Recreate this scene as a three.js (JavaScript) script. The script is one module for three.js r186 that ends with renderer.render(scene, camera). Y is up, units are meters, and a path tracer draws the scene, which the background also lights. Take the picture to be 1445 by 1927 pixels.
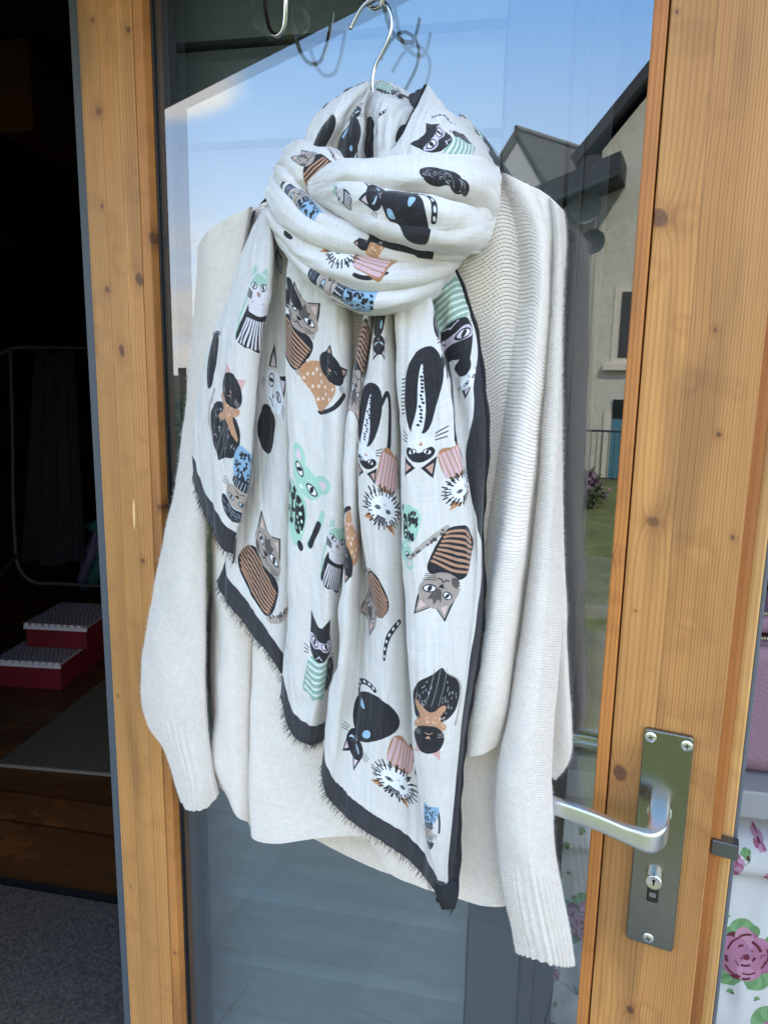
import * as THREE from 'three';
import { mergeGeometries, mergeVertices } from 'three/addons/utils/BufferGeometryUtils.js';
import { RoundedBoxGeometry } from 'three/addons/geometries/RoundedBoxGeometry.js';

// ---------- camera, sky, sun, exposure ----------
// The open door's wooden face is the plane z = 0, x runs along it, y is up (metres). The cabin wall behind it is turned by 13 degrees.
const renderer = new THREE.WebGLRenderer({ antialias: true });
renderer.toneMapping = THREE.LinearToneMapping;
renderer.toneMappingExposure = 1.8;
renderer.shadowMap.enabled = true;
const scene = new THREE.Scene();
const EYE = new THREE.Vector3(0, 1.49, 0.74911);
const RIGHT = new THREE.Vector3(0.91212451, 0.01750939, -0.40953913);
const UP = new THREE.Vector3(-0.08799376, 0.98416006, -0.1539028);
const FWD = new THREE.Vector3(-0.40035731, -0.1764154, -0.89921723);
const camera = new THREE.PerspectiveCamera(71.624, 1445 / 1927, 0.05, 300);
camera.position.copy(EYE);
camera.up.copy(UP);
camera.lookAt(EYE.clone().add(FWD));
camera.updateProjectionMatrix();

let rs = 12345;
const rnd = () => { rs = (rs * 1664525 + 1013904223) >>> 0; return rs / 4294967296; };
const R = (a, b) => a + (b - a) * rnd();
const hash = (x, y, s) => { let h = (x * 374761393 + y * 668265263 + s * 2147483647) | 0; h = Math.imul(h ^ (h >>> 13), 1274126177); return ((h ^ (h >>> 16)) >>> 0) / 4294967296; };
const sm = (t) => t * t * (3 - 2 * t);
const clamp = (x, a = 0, b = 1) => Math.min(b, Math.max(a, x));
const step = (a, b, x) => sm(clamp((x - a) / (b - a)));
const mix = (a, b, t) => a + (b - a) * t;
function noise(x, y, s = 0) {
  const xi = Math.floor(x), yi = Math.floor(y), fx = sm(x - xi), fy = sm(y - yi);
  return mix(mix(hash(xi, yi, s), hash(xi + 1, yi, s), fx), mix(hash(xi, yi + 1, s), hash(xi + 1, yi + 1, s), fx), fy);
}
function fbm(x, y, s = 0, o = 4) { let a = 0.5, v = 0, n = 0; for (let i = 0; i < o; i++) { v += a * noise(x, y, s + i); n += a; a *= 0.5; x *= 2.03; y *= 2.03; } return v / n; }

{ // one computed sky: clear blue above, broken fair-weather cloud, a pale bank near the horizon
  const W = 1024, H = 512, d = new Float32Array(W * H * 4);
  for (let j = 0; j < H; j++) for (let i = 0; i < W; i++) {
    const el = ((j + 0.5) / H - 0.5) * Math.PI, az = ((i + 0.5) / W - 0.5) * 2 * Math.PI;
    const y = Math.sin(el), x = Math.cos(el) * Math.cos(az), z = Math.cos(el) * Math.sin(az), h = Math.max(0, y);
    const t = Math.pow(clamp(h / 0.42), 0.9);
    let c = [mix(2.15, 0.54, t), mix(2.27, 1.06, t), mix(2.35, 1.98, t)];
    const k = 1 / (h + 0.09);
    const n = fbm(x * k * 1.5 + 3.1, z * k * 1.5 + 7.7, 11, 6), low = step(0.24, 0.1, h);
    const cov = mix(step(0.53, 0.68, n), step(0.33, 0.55, n), low) * step(-0.02, 0.03, y);
    const cl = mix(2.5, 1.7, fbm(x * k * 3, z * k * 3, 5, 3));
    const cc = [cl * 1.02, cl * 0.98, cl * 0.93];
    for (let q = 0; q < 3; q++) d[(j * W + i) * 4 + q] = (y < 0 ? 0.5 : mix(c[q], cc[q], cov * 0.9)) ;
    d[(j * W + i) * 4 + 3] = 1;
  }
  const sky = new THREE.DataTexture(d, W, H, THREE.RGBAFormat, THREE.FloatType);
  sky.mapping = THREE.EquirectangularReflectionMapping; sky.magFilter = THREE.LinearFilter; sky.needsUpdate = true;
  scene.background = sky; scene.environment = sky;
}
const sun = new THREE.DirectionalLight(new THREE.Color(1, 0.92, 0.79), 5);
sun.position.set(9, 15, -9); sun.target.position.set(0, 0, 2);   // behind the cabin: the door stands in its shade
sun.castShadow = true; sun.shadow.mapSize.set(2048, 2048);
Object.assign(sun.shadow.camera, { left: -25, right: 25, top: 25, bottom: -25, near: 1, far: 80 });
scene.add(sun, sun.target);

// ---------- helpers ----------
const V = (x, y, z) => new THREE.Vector3(x, y, z);
function at(px, py, z) {                       // photo pixel and distance in front of the door -> point
  const d = FWD.clone().multiplyScalar(1335).addScaledVector(RIGHT, px - 722.5).addScaledVector(UP, 963.5 - py);
  return EYE.clone().addScaledVector(d, (z - EYE.z) / d.z);
}
const names = {};
function numbered(n) { const k = names[n] = (names[n] ?? -1) + 1; return k ? `${n}_${String(k).padStart(3, '0')}` : n; }
function thing(name, label, category, pos = [0, 0, 0], turn = 0, group) {
  const o = new THREE.Group(); o.name = numbered(name); o.position.set(...pos); o.rotation.y = turn;
  o.userData = { label, category }; if (group) o.userData.group = group;
  scene.add(o); return o;
}
function part(name, geo, mat, parent, label) {
  const m = new THREE.Mesh(geo, mat); m.name = name; m.castShadow = m.receiveShadow = true; parent.add(m);
  if (label) m.userData.label = label; return m;
}
function struct(name, geo, mat) { const m = part(name, geo, mat, scene); m.userData.kind = 'structure'; return m; }
const std = (r, g, b, rough = 0.8, more = {}) => new THREE.MeshStandardMaterial({ color: new THREE.Color(r, g, b), roughness: rough, ...more });
const dull = (r, g, b) => new THREE.MeshPhysicalMaterial({ color: new THREE.Color(r, g, b), roughness: 1, specularIntensity: 0 });
const phy = (r, g, b, rough = 0.8, more = {}) => new THREE.MeshPhysicalMaterial({ color: new THREE.Color(r, g, b), roughness: rough, ...more });
function box(x0, x1, y0, y1, z0, z1, bev = 0) {
  const w = x1 - x0, h = y1 - y0, d = z1 - z0;
  const g = bev ? new RoundedBoxGeometry(w, h, d, 2, bev) : new THREE.BoxGeometry(w, h, d);
  return g.translate((x0 + x1) / 2, (y0 + y1) / 2, (z0 + z1) / 2);
}
function extrudeY(pts, y0, y1) {                // profile in x, z; run along y
  const s = new THREE.Shape(pts.map(([x, z]) => new THREE.Vector2(x, -z)));
  return new THREE.ExtrudeGeometry(s, { depth: y1 - y0, bevelEnabled: false }).rotateX(-Math.PI / 2).translate(0, y0, 0);
}
function extrudeX(pts, x0, x1) {                // profile in z, y; run along x
  const s = new THREE.Shape(pts.map(([z, y]) => new THREE.Vector2(-z, y)));
  return new THREE.ExtrudeGeometry(s, { depth: x1 - x0, bevelEnabled: false }).rotateY(Math.PI / 2).translate(x0, 0, 0);
}
function prism(pts, z0, z1) { return new THREE.ExtrudeGeometry(new THREE.Shape(pts.map(([x, y]) => new THREE.Vector2(x, y))), { depth: z1 - z0, bevelEnabled: false }).translate(0, 0, z0); }
function uvXY(g, x0, x1, y0, y1) {              // flat uv over a face's own width and height
  const p = g.attributes.position, a = new Float32Array(p.count * 2);
  for (let i = 0; i < p.count; i++) { a[2 * i] = (p.getX(i) - x0) / (x1 - x0); a[2 * i + 1] = (p.getY(i) - y0) / (y1 - y0); }
  g.setAttribute('uv', new THREE.BufferAttribute(a, 2)); return g;
}
function uvBox(g, s = 1) {                      // uv in metres by the dominant direction of each face
  const p = g.attributes.position, n = g.attributes.normal, a = new Float32Array(p.count * 2);
  for (let i = 0; i < p.count; i++) {
    const x = Math.abs(n.getX(i)), y = Math.abs(n.getY(i)), z = Math.abs(n.getZ(i));
    const [u, v] = x > y && x > z ? [p.getZ(i), p.getY(i)] : y > z ? [p.getX(i), p.getZ(i)] : [p.getX(i), p.getY(i)];
    a[2 * i] = u / s; a[2 * i + 1] = v / s;
  }
  g.setAttribute('uv', new THREE.BufferAttribute(a, 2)); return g;
}
function tube(pts, r, seg = 60, rad = 10, closed = false) { return new THREE.TubeGeometry(new THREE.CatmullRomCurve3(pts, closed, 'centripetal'), seg, r, rad, closed); }
function canvas(w, h) { const c = document.createElement('canvas'); c.width = w; c.height = h; return [c, c.getContext('2d')]; }
function ctex(c, srgb = true, rep) {
  const t = new THREE.CanvasTexture(c); t.colorSpace = srgb ? THREE.SRGBColorSpace : THREE.NoColorSpace; t.wrapS = t.wrapT = THREE.RepeatWrapping;
  if (rep) t.repeat.set(...rep); t.needsUpdate = true; return t;
}
function dtex(w, h, f, srgb = true, rep) {      // f(x, y in 0..1) -> [r, g, b] 0..255
  const d = new Uint8Array(w * h * 4);
  for (let j = 0; j < h; j++) for (let i = 0; i < w; i++) { const c = f((i + 0.5) / w, (j + 0.5) / h), o = (j * w + i) * 4; d[o] = clamp(c[0], 0, 255); d[o + 1] = clamp(c[1], 0, 255); d[o + 2] = clamp(c[2], 0, 255); d[o + 3] = 255; }
  const t = new THREE.DataTexture(d, w, h); t.colorSpace = srgb ? THREE.SRGBColorSpace : THREE.NoColorSpace; t.magFilter = THREE.LinearFilter; t.minFilter = THREE.LinearMipmapLinearFilter; t.generateMipmaps = true;
  t.wrapS = t.wrapT = THREE.RepeatWrapping; if (rep) t.repeat.set(...rep); t.needsUpdate = true; return t;
}
const grainTex = dtex(256, 256, (x, y) => { const v = 255 * (0.5 * hash(x * 256 | 0, y * 256 | 0, 3) + 0.5 * noise(x * 64, y * 64, 5)); return [v, v, v]; }, false);

// ---------- wood ----------
// w, h in metres; knots: [x, y, radius] in metres from the lower left corner; seam: x of a glued joint
function woodTex(w, h, { knots = [], seams = [], seed = 1, pitch = 0.0034, px = 512, py = 2048, tone = [196, 146, 92], line = [150, 96, 48], scars = [] } = {}) {
  const col = dtex(px, py, (u, v) => {
    for (const [sx, sy0, sy1] of scars) { const ty = (v * h - sy0) / (sy1 - sy0); if (ty > 0 && ty < 1 && Math.abs(u * w - sx - 0.0012 * ty) < 0.0022 * Math.sqrt(Math.sin(Math.PI * ty)) * (0.8 + 0.4 * noise(v * 900, 1, 2))) return [222, 178, 122]; }
    let x = u * w, y = v * h, lam = 0;
    for (const s of seams) if (x > s[0] + s[1] * (v - 0.5)) lam++;
    let q = x + 0.010 * (fbm(x * 9 + lam * 7, y * 0.9, seed + lam * 5, 3) - 0.5) + 0.0016 * (fbm(x * 40, y * 9, seed + 9, 2) - 0.5), dark = 0, core = 0, halo = 0;
    for (const [kx, ky, kr] of knots) {
      const dx = x - kx, dy = (y - ky), rho = Math.hypot(dx, dy * 0.55) + 1e-5, ov = 0.62 + 0.5 * hash(Math.round(ky * 1e4), 3, seed), rr = Math.hypot(dx + 0.15 * dy, dy * ov) * (1 + 0.5 * (fbm(dx * 260 + ky * 90, dy * 260, seed, 3) - 0.5));
      if (rho < kr * 9) { q += dx * Math.min(1.3, (kr * kr * (0.7 + 0.9 * hash(Math.round(ky * 1e4), 5, seed))) / (rho * rho)) * (1 - step(kr * 3, kr * 9, rho)); }
      if (rr < kr) { const cr = step(kr, kr * 0.55, rr) * (0.55 + 0.4 * hash(Math.round(ky * 1e4), 8, seed)); core = Math.max(core, cr); dark = Math.max(dark, 0.35 + 0.5 * noise(rr / kr * 7, 3.3, seed) + 0.4 * step(kr * 0.35, 0, rr)); }
      halo = Math.max(halo, 1 - step(kr * 0.9, kr * 3.2, rr));
    }
    const wide = lam % 2 === 0 ? 1.9 : 1;
    const f = q / (pitch * wide) + lam * 0.37, fr = f - Math.floor(f);
    const per = hash(Math.floor(f), 7 + lam, seed);
    const late = step(0.35, 0.86, fr) * (1 - step(0.9, 1.0, fr)) * (0.35 + 0.65 * per);
    const fleck = noise(x * 2600, y * 60, seed + 2), blot = fbm(x * 12, y * 2.2, seed + 31 + lam * 3, 4);
    const band = fbm(x * 60 + lam * 11, y * 1.2, seed + 40, 2);
    const curl = fbm(x * 16 + lam * 9, y * 20 + 2.5 * x, seed + 71, 3);
    let m = (lam % 2 ? 0.62 : 0.46) * late + 0.26 * (fleck - 0.5) + 0.5 * (step(0.6, 0.72, curl) - step(0.72, 0.8, curl) * 1.3) * 0.35 + 0.55 * (band - 0.5) + 0.28 * halo;
    const g = 1 + 0.28 * (blot - 0.5) + (hash(lam, 3, seed) - 0.5) * 0.12 - 0.12 * step(0.55, 0.75, fbm(x * 25, y * 4, seed + 61, 3));
    let c = [0, 1, 2].map((k) => mix(tone[k], line[k], m) * g);
    for (const s of seams) { const ds = Math.abs(x - (s[0] + s[1] * (v - 0.5))); if (ds < 0.0006) c = c.map((k) => k * 0.86); }
    if (core) c = c.map((k, n) => mix(k, [112, 66, 44][n] * (0.45 + 0.6 * (1 - dark * 0.8)), core * 0.92));
    return c;
  });
  return col;
}
function woodMat(tex, rough = 0.6) { return phy(1, 1, 1, rough, { map: tex, bumpMap: tex, bumpScale: -0.00025, clearcoat: 0.04, clearcoatRoughness: 0.4 }); }

// ---------- cloth ----------
// A sheet is lofted through curves; a curve is 'px,py,mm px,py,mm ...': photo pixel and distance in front of the door, in mm.
const parse = (s) => s.trim().split(/\s+/).map((t) => { const [a, b, c] = t.split(',').map(Number); return at(a, b, c / 1000); });
function sheet(curves, { nu = 120, nv = 160, closed = false, disp, min = 3 } = {}) {
  const rows = curves.map((s) => { const p = parse(s); return new THREE.CatmullRomCurve3(p, false, 'centripetal').getSpacedPoints(nv); });
  const K = rows.length, S = closed ? K : K - 1, len = [];
  for (let i = 0; i < S; i++) { let l = 0; for (let j = 0; j <= nv; j += 4) l += rows[i][j].distanceTo(rows[(i + 1) % K][j]); len.push(l / (nv / 4)); }
  const tot = len.reduce((a, b) => a + b), ts = [], us = [];
  let acc = 0;
  for (let i = 0; i < S; i++) { const n = Math.max(min, Math.round(nu * len[i] / tot)); for (let k = 0; k < n; k++) { ts.push((i + k / n) / S); us.push((acc + len[i] * k / n) / tot); } acc += len[i]; }
  ts.push(1); us.push(1);
  const P = [], n = ts.length;
  for (let j = 0; j <= nv; j++) { const c = new THREE.CatmullRomCurve3(rows.map((r) => r[j]), closed, 'centripetal'); P.push(ts.map((t) => c.getPoint(t))); }
  let lv = 0; for (let i = 0; i < n; i += 5) for (let j = 0; j < nv; j++) lv += P[j][i].distanceTo(P[j + 1][i]);
  const H = lv / Math.ceil(n / 5);
  const o = { P, n, nv, us, W: tot, H };
  if (disp) {
    const N = normalsOf(o);
    for (let j = 0; j <= nv; j++) for (let i = 0; i < n; i++) { const q = closed && i === n - 1 ? 0 : i; P[j][i].addScaledVector(N[j][q], disp(us[q], j / nv, P[j][q].x, P[j][q].y)); }
  }
  return o;
}
function normalsOf({ P, n, nv }) {
  return P.map((r, j) => r.map((p, i) => V().crossVectors(P[Math.min(nv, j + 1)][i].clone().sub(P[Math.max(0, j - 1)][i]), r[Math.min(n - 1, i + 1)].clone().sub(r[Math.max(0, i - 1)])).normalize()));
}
function sheetGeo({ P, n, nv, us, W, H }, metres = false, bands) {
  const pos = [], uv = [], idx = [];
  for (let j = 0; j <= nv; j++) for (let i = 0; i < n; i++) { const p = P[j][i]; pos.push(p.x, p.y, p.z); uv.push(metres ? us[i] * W : us[i], metres ? -j / nv * H : 1 - j / nv); }
  for (let j = 0; j < nv; j++) for (let i = 0; i < n - 1; i++) { const a = j * n + i; idx.push(a, a + n, a + 1, a + 1, a + n, a + n + 1); }
  const g = new THREE.BufferGeometry(); g.setAttribute('position', new THREE.Float32BufferAttribute(pos, 3)); g.setAttribute('uv', new THREE.Float32BufferAttribute(uv, 2)); g.setIndex(idx); g.computeVertexNormals();
  if (bands) { const q = (n - 1) * 6; let a = 0; bands.forEach(([v, m]) => { const b = Math.round(v * nv) * q; g.addGroup(a, b - a, m); a = b; }); }
  return g;
}


// ---------- ground ----------
const TH = 13 * Math.PI / 180, HX = -0.78, HZ = -0.06;
const WP = (s, y, d) => [HX + s * Math.cos(TH) + d * Math.sin(TH), y, HZ - s * Math.sin(TH) + d * Math.cos(TH)];   // along the wall, up, out of the wall
{
  const grass = dtex(512, 512, (u, v) => { const n = fbm(u * 24, v * 24, 3, 5), m = noise(u * 200, v * 200, 8); return [54 + 44 * n + 24 * m, 62 + 42 * n + 24 * m, 34 + 22 * n + 10 * m]; }, true, [40, 40]);
  const g = new THREE.PlaneGeometry(160, 160, 1, 1).rotateX(-Math.PI / 2).translate(0, -0.16, 40);
  struct('lawn', g, std(1, 1, 1, 1, { map: grass, bumpMap: grass, bumpScale: 0.03 }));
  const base = struct('patio', box(-5, 5, -0.2, -0.1135, -0.4, 1.75), std(0.17, 0.165, 0.15, 1));
  const sg = [0, 1, 2].map((k) => uvBox(new RoundedBoxGeometry(0.472, 0.04, 0.472, 1, 0.002), 0.9));
  const sm_ = [0.17, 0.185, 0.16].map((c) => std(c, c * 0.98, c * 0.92, 0.9, { bumpMap: grainTex, bumpScale: 0.001 }));
  for (let i = 0; i < 21; i++) for (let j = 0; j < 4; j++) {
    const m = new THREE.Mesh(sg[0], sm_[Math.floor(R(0, 3))]); m.name = 'paving_slab'; m.position.set(-4.75 + i * 0.475 + (j % 2) * 0.2, -0.132 + R(-0.002, 0.002), 0.1 + j * 0.475 - 0.2); m.castShadow = m.receiveShadow = true;
    if (m.position.x < 4.8) base.add(m);
  }
}

// ---------- cabin shell ----------
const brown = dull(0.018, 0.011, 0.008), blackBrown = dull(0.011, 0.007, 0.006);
const greyPaint = dtex(512, 512, (u, v) => { const n = fbm(u * 5, v * 40, 4, 4), s = noise(u * 60, v * 60, 3); const g = 0.9 + 0.16 * n + 0.03 * s; return [126 * g, 132 * g, 135 * g]; });
const greyWood = std(1, 1, 1, 0.27, { map: greyPaint, bumpMap: greyPaint, bumpScale: 0.0012 });
const trimGrey = std(0.06, 0.068, 0.075, 0.55), trimDark = std(0.03, 0.035, 0.04, 0.5);
{
  const wall = thing('cabin_wall', 'grey painted board wall with dark trim behind the open glazed door', 'wall', WP(0, 0, 0), TH);
  const prof = [[-0.03, 0], [0, 0], [0, 0.098], [-0.013, 0.1175], [-0.03, 0.1175]];
  for (let k = 0; k < 18; k++) {
    const g = uvBox(extrudeX(prof, 0.02, 0.532), 0.9), uv = g.attributes.uv;
    for (let i = 0; i < uv.count; i++) uv.setXY(i, uv.getX(i) + k * 0.37, uv.getY(i) + k * 0.618);
    const m = part('board', g, greyWood, wall); m.position.y = -0.052 + k * 0.124 + 0.0; m.position.x = R(-0.001, 0.001);
  }
  part('trim_board', box(0.534, 0.612, -0.05, 2.1, -0.03, 0.008, 0.003), trimGrey, wall);
  part('window_frame', box(0.614, 0.632, -0.05, 2.1, -0.05, 0.012, 0.002), trimDark, wall);
  part('window_frame', box(0.634, 0.664, -0.05, 2.1, -0.05, -0.004, 0.002), trimDark, wall);
  part('door_jamb', box(-0.06, 0.018, -0.05, 2.1, -0.12, -0.012, 0.002), trimDark, wall);
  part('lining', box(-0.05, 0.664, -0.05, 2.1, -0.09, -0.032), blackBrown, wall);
  part('door_jamb', box(-1.05, -0.98, -0.05, 2.1, -0.12, 0.02, 0.002), trimGrey, wall);
  part('end_wall', box(-3.2, -1.05, -0.05, 2.13, -0.12, -0.01), trimGrey, wall);
  part('end_wall', box(1.75, 2.4, -0.05, 2.13, -0.12, -0.01), trimGrey, wall);
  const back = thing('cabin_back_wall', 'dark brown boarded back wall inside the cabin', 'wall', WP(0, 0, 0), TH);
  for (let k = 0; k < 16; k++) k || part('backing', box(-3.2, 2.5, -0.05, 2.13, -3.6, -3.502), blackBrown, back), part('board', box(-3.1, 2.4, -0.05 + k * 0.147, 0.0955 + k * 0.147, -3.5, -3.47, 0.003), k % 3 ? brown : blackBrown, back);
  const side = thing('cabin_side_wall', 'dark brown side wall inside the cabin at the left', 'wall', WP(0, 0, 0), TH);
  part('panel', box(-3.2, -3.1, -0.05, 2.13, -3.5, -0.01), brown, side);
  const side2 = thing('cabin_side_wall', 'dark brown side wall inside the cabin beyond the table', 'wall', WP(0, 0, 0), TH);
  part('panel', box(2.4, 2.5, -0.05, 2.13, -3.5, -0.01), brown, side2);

  // roof: a dark soffit runs out over the doors; its edge is what the glass shows at the top left
  const e1 = V(-1.140, 2.08, 0.536), dir = V(0.937, 0, -0.349), A = e1.clone().addScaledVector(dir, -4.5), B = e1.clone().addScaledVector(dir, 6.5);
  const n = V(-0.349, 0, -0.937);
  const roof = thing('cabin_roof', 'dark boarded roof overhang above the open doors', 'roof');
  const quad = (a, b, y0, y1, w0, w1) => { // slab between two lines parallel to the roof edge
    const P = [a.clone().addScaledVector(n, w0), b.clone().addScaledVector(n, w0), b.clone().addScaledVector(n, w1), a.clone().addScaledVector(n, w1)];
    const s = new THREE.Shape(P.map((p) => new THREE.Vector2(p.x, -p.z)));
    return new THREE.ExtrudeGeometry(s, { depth: y1 - y0, bevelEnabled: false }).rotateX(-Math.PI / 2).translate(0, y0, 0);
  };
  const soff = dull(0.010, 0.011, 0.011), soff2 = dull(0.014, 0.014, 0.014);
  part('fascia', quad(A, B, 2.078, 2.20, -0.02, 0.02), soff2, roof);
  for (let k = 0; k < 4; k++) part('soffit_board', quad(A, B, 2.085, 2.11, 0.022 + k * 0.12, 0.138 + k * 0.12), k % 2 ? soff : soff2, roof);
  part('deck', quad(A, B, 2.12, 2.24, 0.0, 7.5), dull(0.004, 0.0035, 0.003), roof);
  const rafters = [-2.3, -1.32, -0.40, 1.2];
  for (const d of rafters) { const r = part('rafter', box(d - 0.045, d + 0.045, 1.95, 2.11, -3.5, -0.32, 0.004), dull(0.016, 0.007, 0.003), roof); r.position.set(...WP(0, 0, 0)); r.rotation.y = TH; }
  const lamp = thing('soffit_lamp', 'small round black lamp under the dark roof overhang', 'lamp', [-0.657, 2.055, 0.263]);
  part('housing', new THREE.LatheGeometry([[0.001, -0.02], [0.034, -0.02], [0.044, -0.014], [0.046, 0], [0.044, 0.028], [0.001, 0.035]].map(([x, y]) => new THREE.Vector2(x, y)), 32), std(0.01, 0.01, 0.011, 0.3), lamp);
}
{ // inside: floor, mat, rug
  const tex = dtex(1024, 512, (u, v) => { const p = Math.floor(v * 22), q = noise(u * 3 + p * 7, p, 4), g = fbm(u * 60 + p * 3, v * 600, 9, 3), gap = Math.abs(v * 22 - p) < 0.03 ? 0.4 : 1; const w = fbm(u * 30, v * 30, 55, 4) > 0.66 ? 1.25 : 1; return [(100 + 26 * q - 30 * g) * gap * w, (60 + 16 * q - 18 * g) * gap * w, (30 + 8 * q - 9 * g) * gap * w]; });
  const fl = uvXY(box(-3.2, 2.5, -0.1, 0, -3.5, 0.0), -2, 2.5, -0.1, 0), p = fl.attributes.position, uv = fl.attributes.uv;
  for (let i = 0; i < p.count; i++) uv.setXY(i, (p.getX(i) + 2) / 4.5, (p.getZ(i) + 3.5) / 3.5);
  const f = struct('floor', fl, phy(1, 1, 1, 0.38, { map: tex, bumpMap: tex, bumpScale: 0.0006 })); f.position.set(...WP(0, 0, 0)); f.rotation.y = TH;
  const matTex = dtex(512, 512, (u, v) => { const a = fbm(u * 90, v * 90, 6, 3), b = hash(u * 512 | 0, v * 512 | 0, 2); const k = 76 + 66 * (a - 0.5) + 44 * (b - 0.5); return [k, k * 0.87, k * 0.78]; }, true, [2, 2]);
  const dm = thing('door_mat', 'speckled grey barrier mat with black rubber edge in the doorway', 'mat', WP(0, 0, 0), TH);
  const mt = uvBox(box(-1.3, 0.2, 0.001, 0.011, -0.665, 0.1, 0.004), 1); 
  part('pile', mt, std(1, 1, 1, 1, { map: matTex, bumpMap: matTex, bumpScale: 0.004 }), dm);
  part('rubber_edge', box(-1.3, 0.2, 0.001, 0.006, -0.7, -0.666, 0.002), std(0.01, 0.01, 0.01, 0.6), dm);
  const rug = thing('floor_rug', 'plain beige rug on the dark wooden floor inside the cabin', 'rug', WP(0, 0, 0), TH + 0.07);
  const rugTex = dtex(256, 256, (u, v) => { const a = fbm(u * 60, v * 60, 21, 3); return [84 + 26 * a, 74 + 24 * a, 58 + 20 * a]; });
  part('pile', uvBox(box(-1.28, 0.6, 0.001, 0.012, -3.0, -1.35, 0.004), 0.6), std(1, 1, 1, 1, { map: rugTex, bumpMap: rugTex, bumpScale: 0.004 }), rug);
  part('binding', box(-1.28, 0.6, 0.001, 0.014, -1.348, -1.335, 0.003), std(0.2, 0.17, 0.13, 0.9), rug);
}

// ---------- the glazed door ----------
const stileL = woodTex(0.0903, 1.9, { seed: 5, pitch: 0.0028, tone: [176, 125, 67], line: [136, 88, 42], seams: [[0.033, 0.004], [0.066, -0.006]], scars: [[0.0572, 1.084, 1.128]],
  knots: [[0.0266, 1.736, 0.0042], [0.0838, 1.715, 0.005], [0.0289, 1.629, 0.006], [0.0272, 1.515, 0.003], [0.0284, 1.409, 0.005], [0.0843, 1.42, 0.0075], [0.0495, 1.329, 0.006], [0.0707, 1.04, 0.004], [0.0109, 0.825, 0.002], [0.0168, 0.506, 0.0018]] });
const stileR = woodTex(0.1043, 1.9, { seed: 12, pitch: 0.0030, tone: [182, 129, 70], line: [138, 88, 42], seams: [[0.042, -0.006]],
  knots: [[0.0052, 1.449, 0.0095], [0.0224, 1.16, 0.0072], [0.0105, 0.883, 0.0085], [0.0744, 1.249, 0.0026], [0.0059, 1.624, 0.0018], [0.0623, 1.346, 0.0022], [0.0955, 1.151, 0.002], [0.013, 1.065, 0.0015], [0.0426, 0.599, 0.005]] });
const beadT = woodTex(0.03, 1.9, { seed: 31, pitch: 0.0024, px: 128, tone: [176, 116, 56], line: [132, 82, 36], knots: [[0.016, 1.47, 0.006], [0.012, 1.12, 0.005], [0.02, 0.93, 0.006], [0.008, 0.42, 0.003]] });
const beadT2 = woodTex(0.03, 1.9, { seed: 47, pitch: 0.0022, px: 128, tone: [170, 108, 50], line: [124, 70, 26], knots: [[0.016, 1.12, 0.004]] });
const woodL = woodMat(stileL), woodR = woodMat(stileR), woodB = woodMat(beadT), woodB2 = woodMat(beadT2);
const G1 = -0.018, G2 = -0.036, Y0 = 0.2, Y1 = 2.02, YT = 2.1;
const chrome = std(0.62, 0.63, 0.65, 0.16, { metalness: 1 }), satin = std(0.74, 0.75, 0.76, 0.3, { metalness: 1 }), black = std(0.012, 0.012, 0.013, 0.5);
const door = thing('glazed_door', 'open pine door with a full glass pane, grey outside edge and steel handle plate', 'door');
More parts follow.
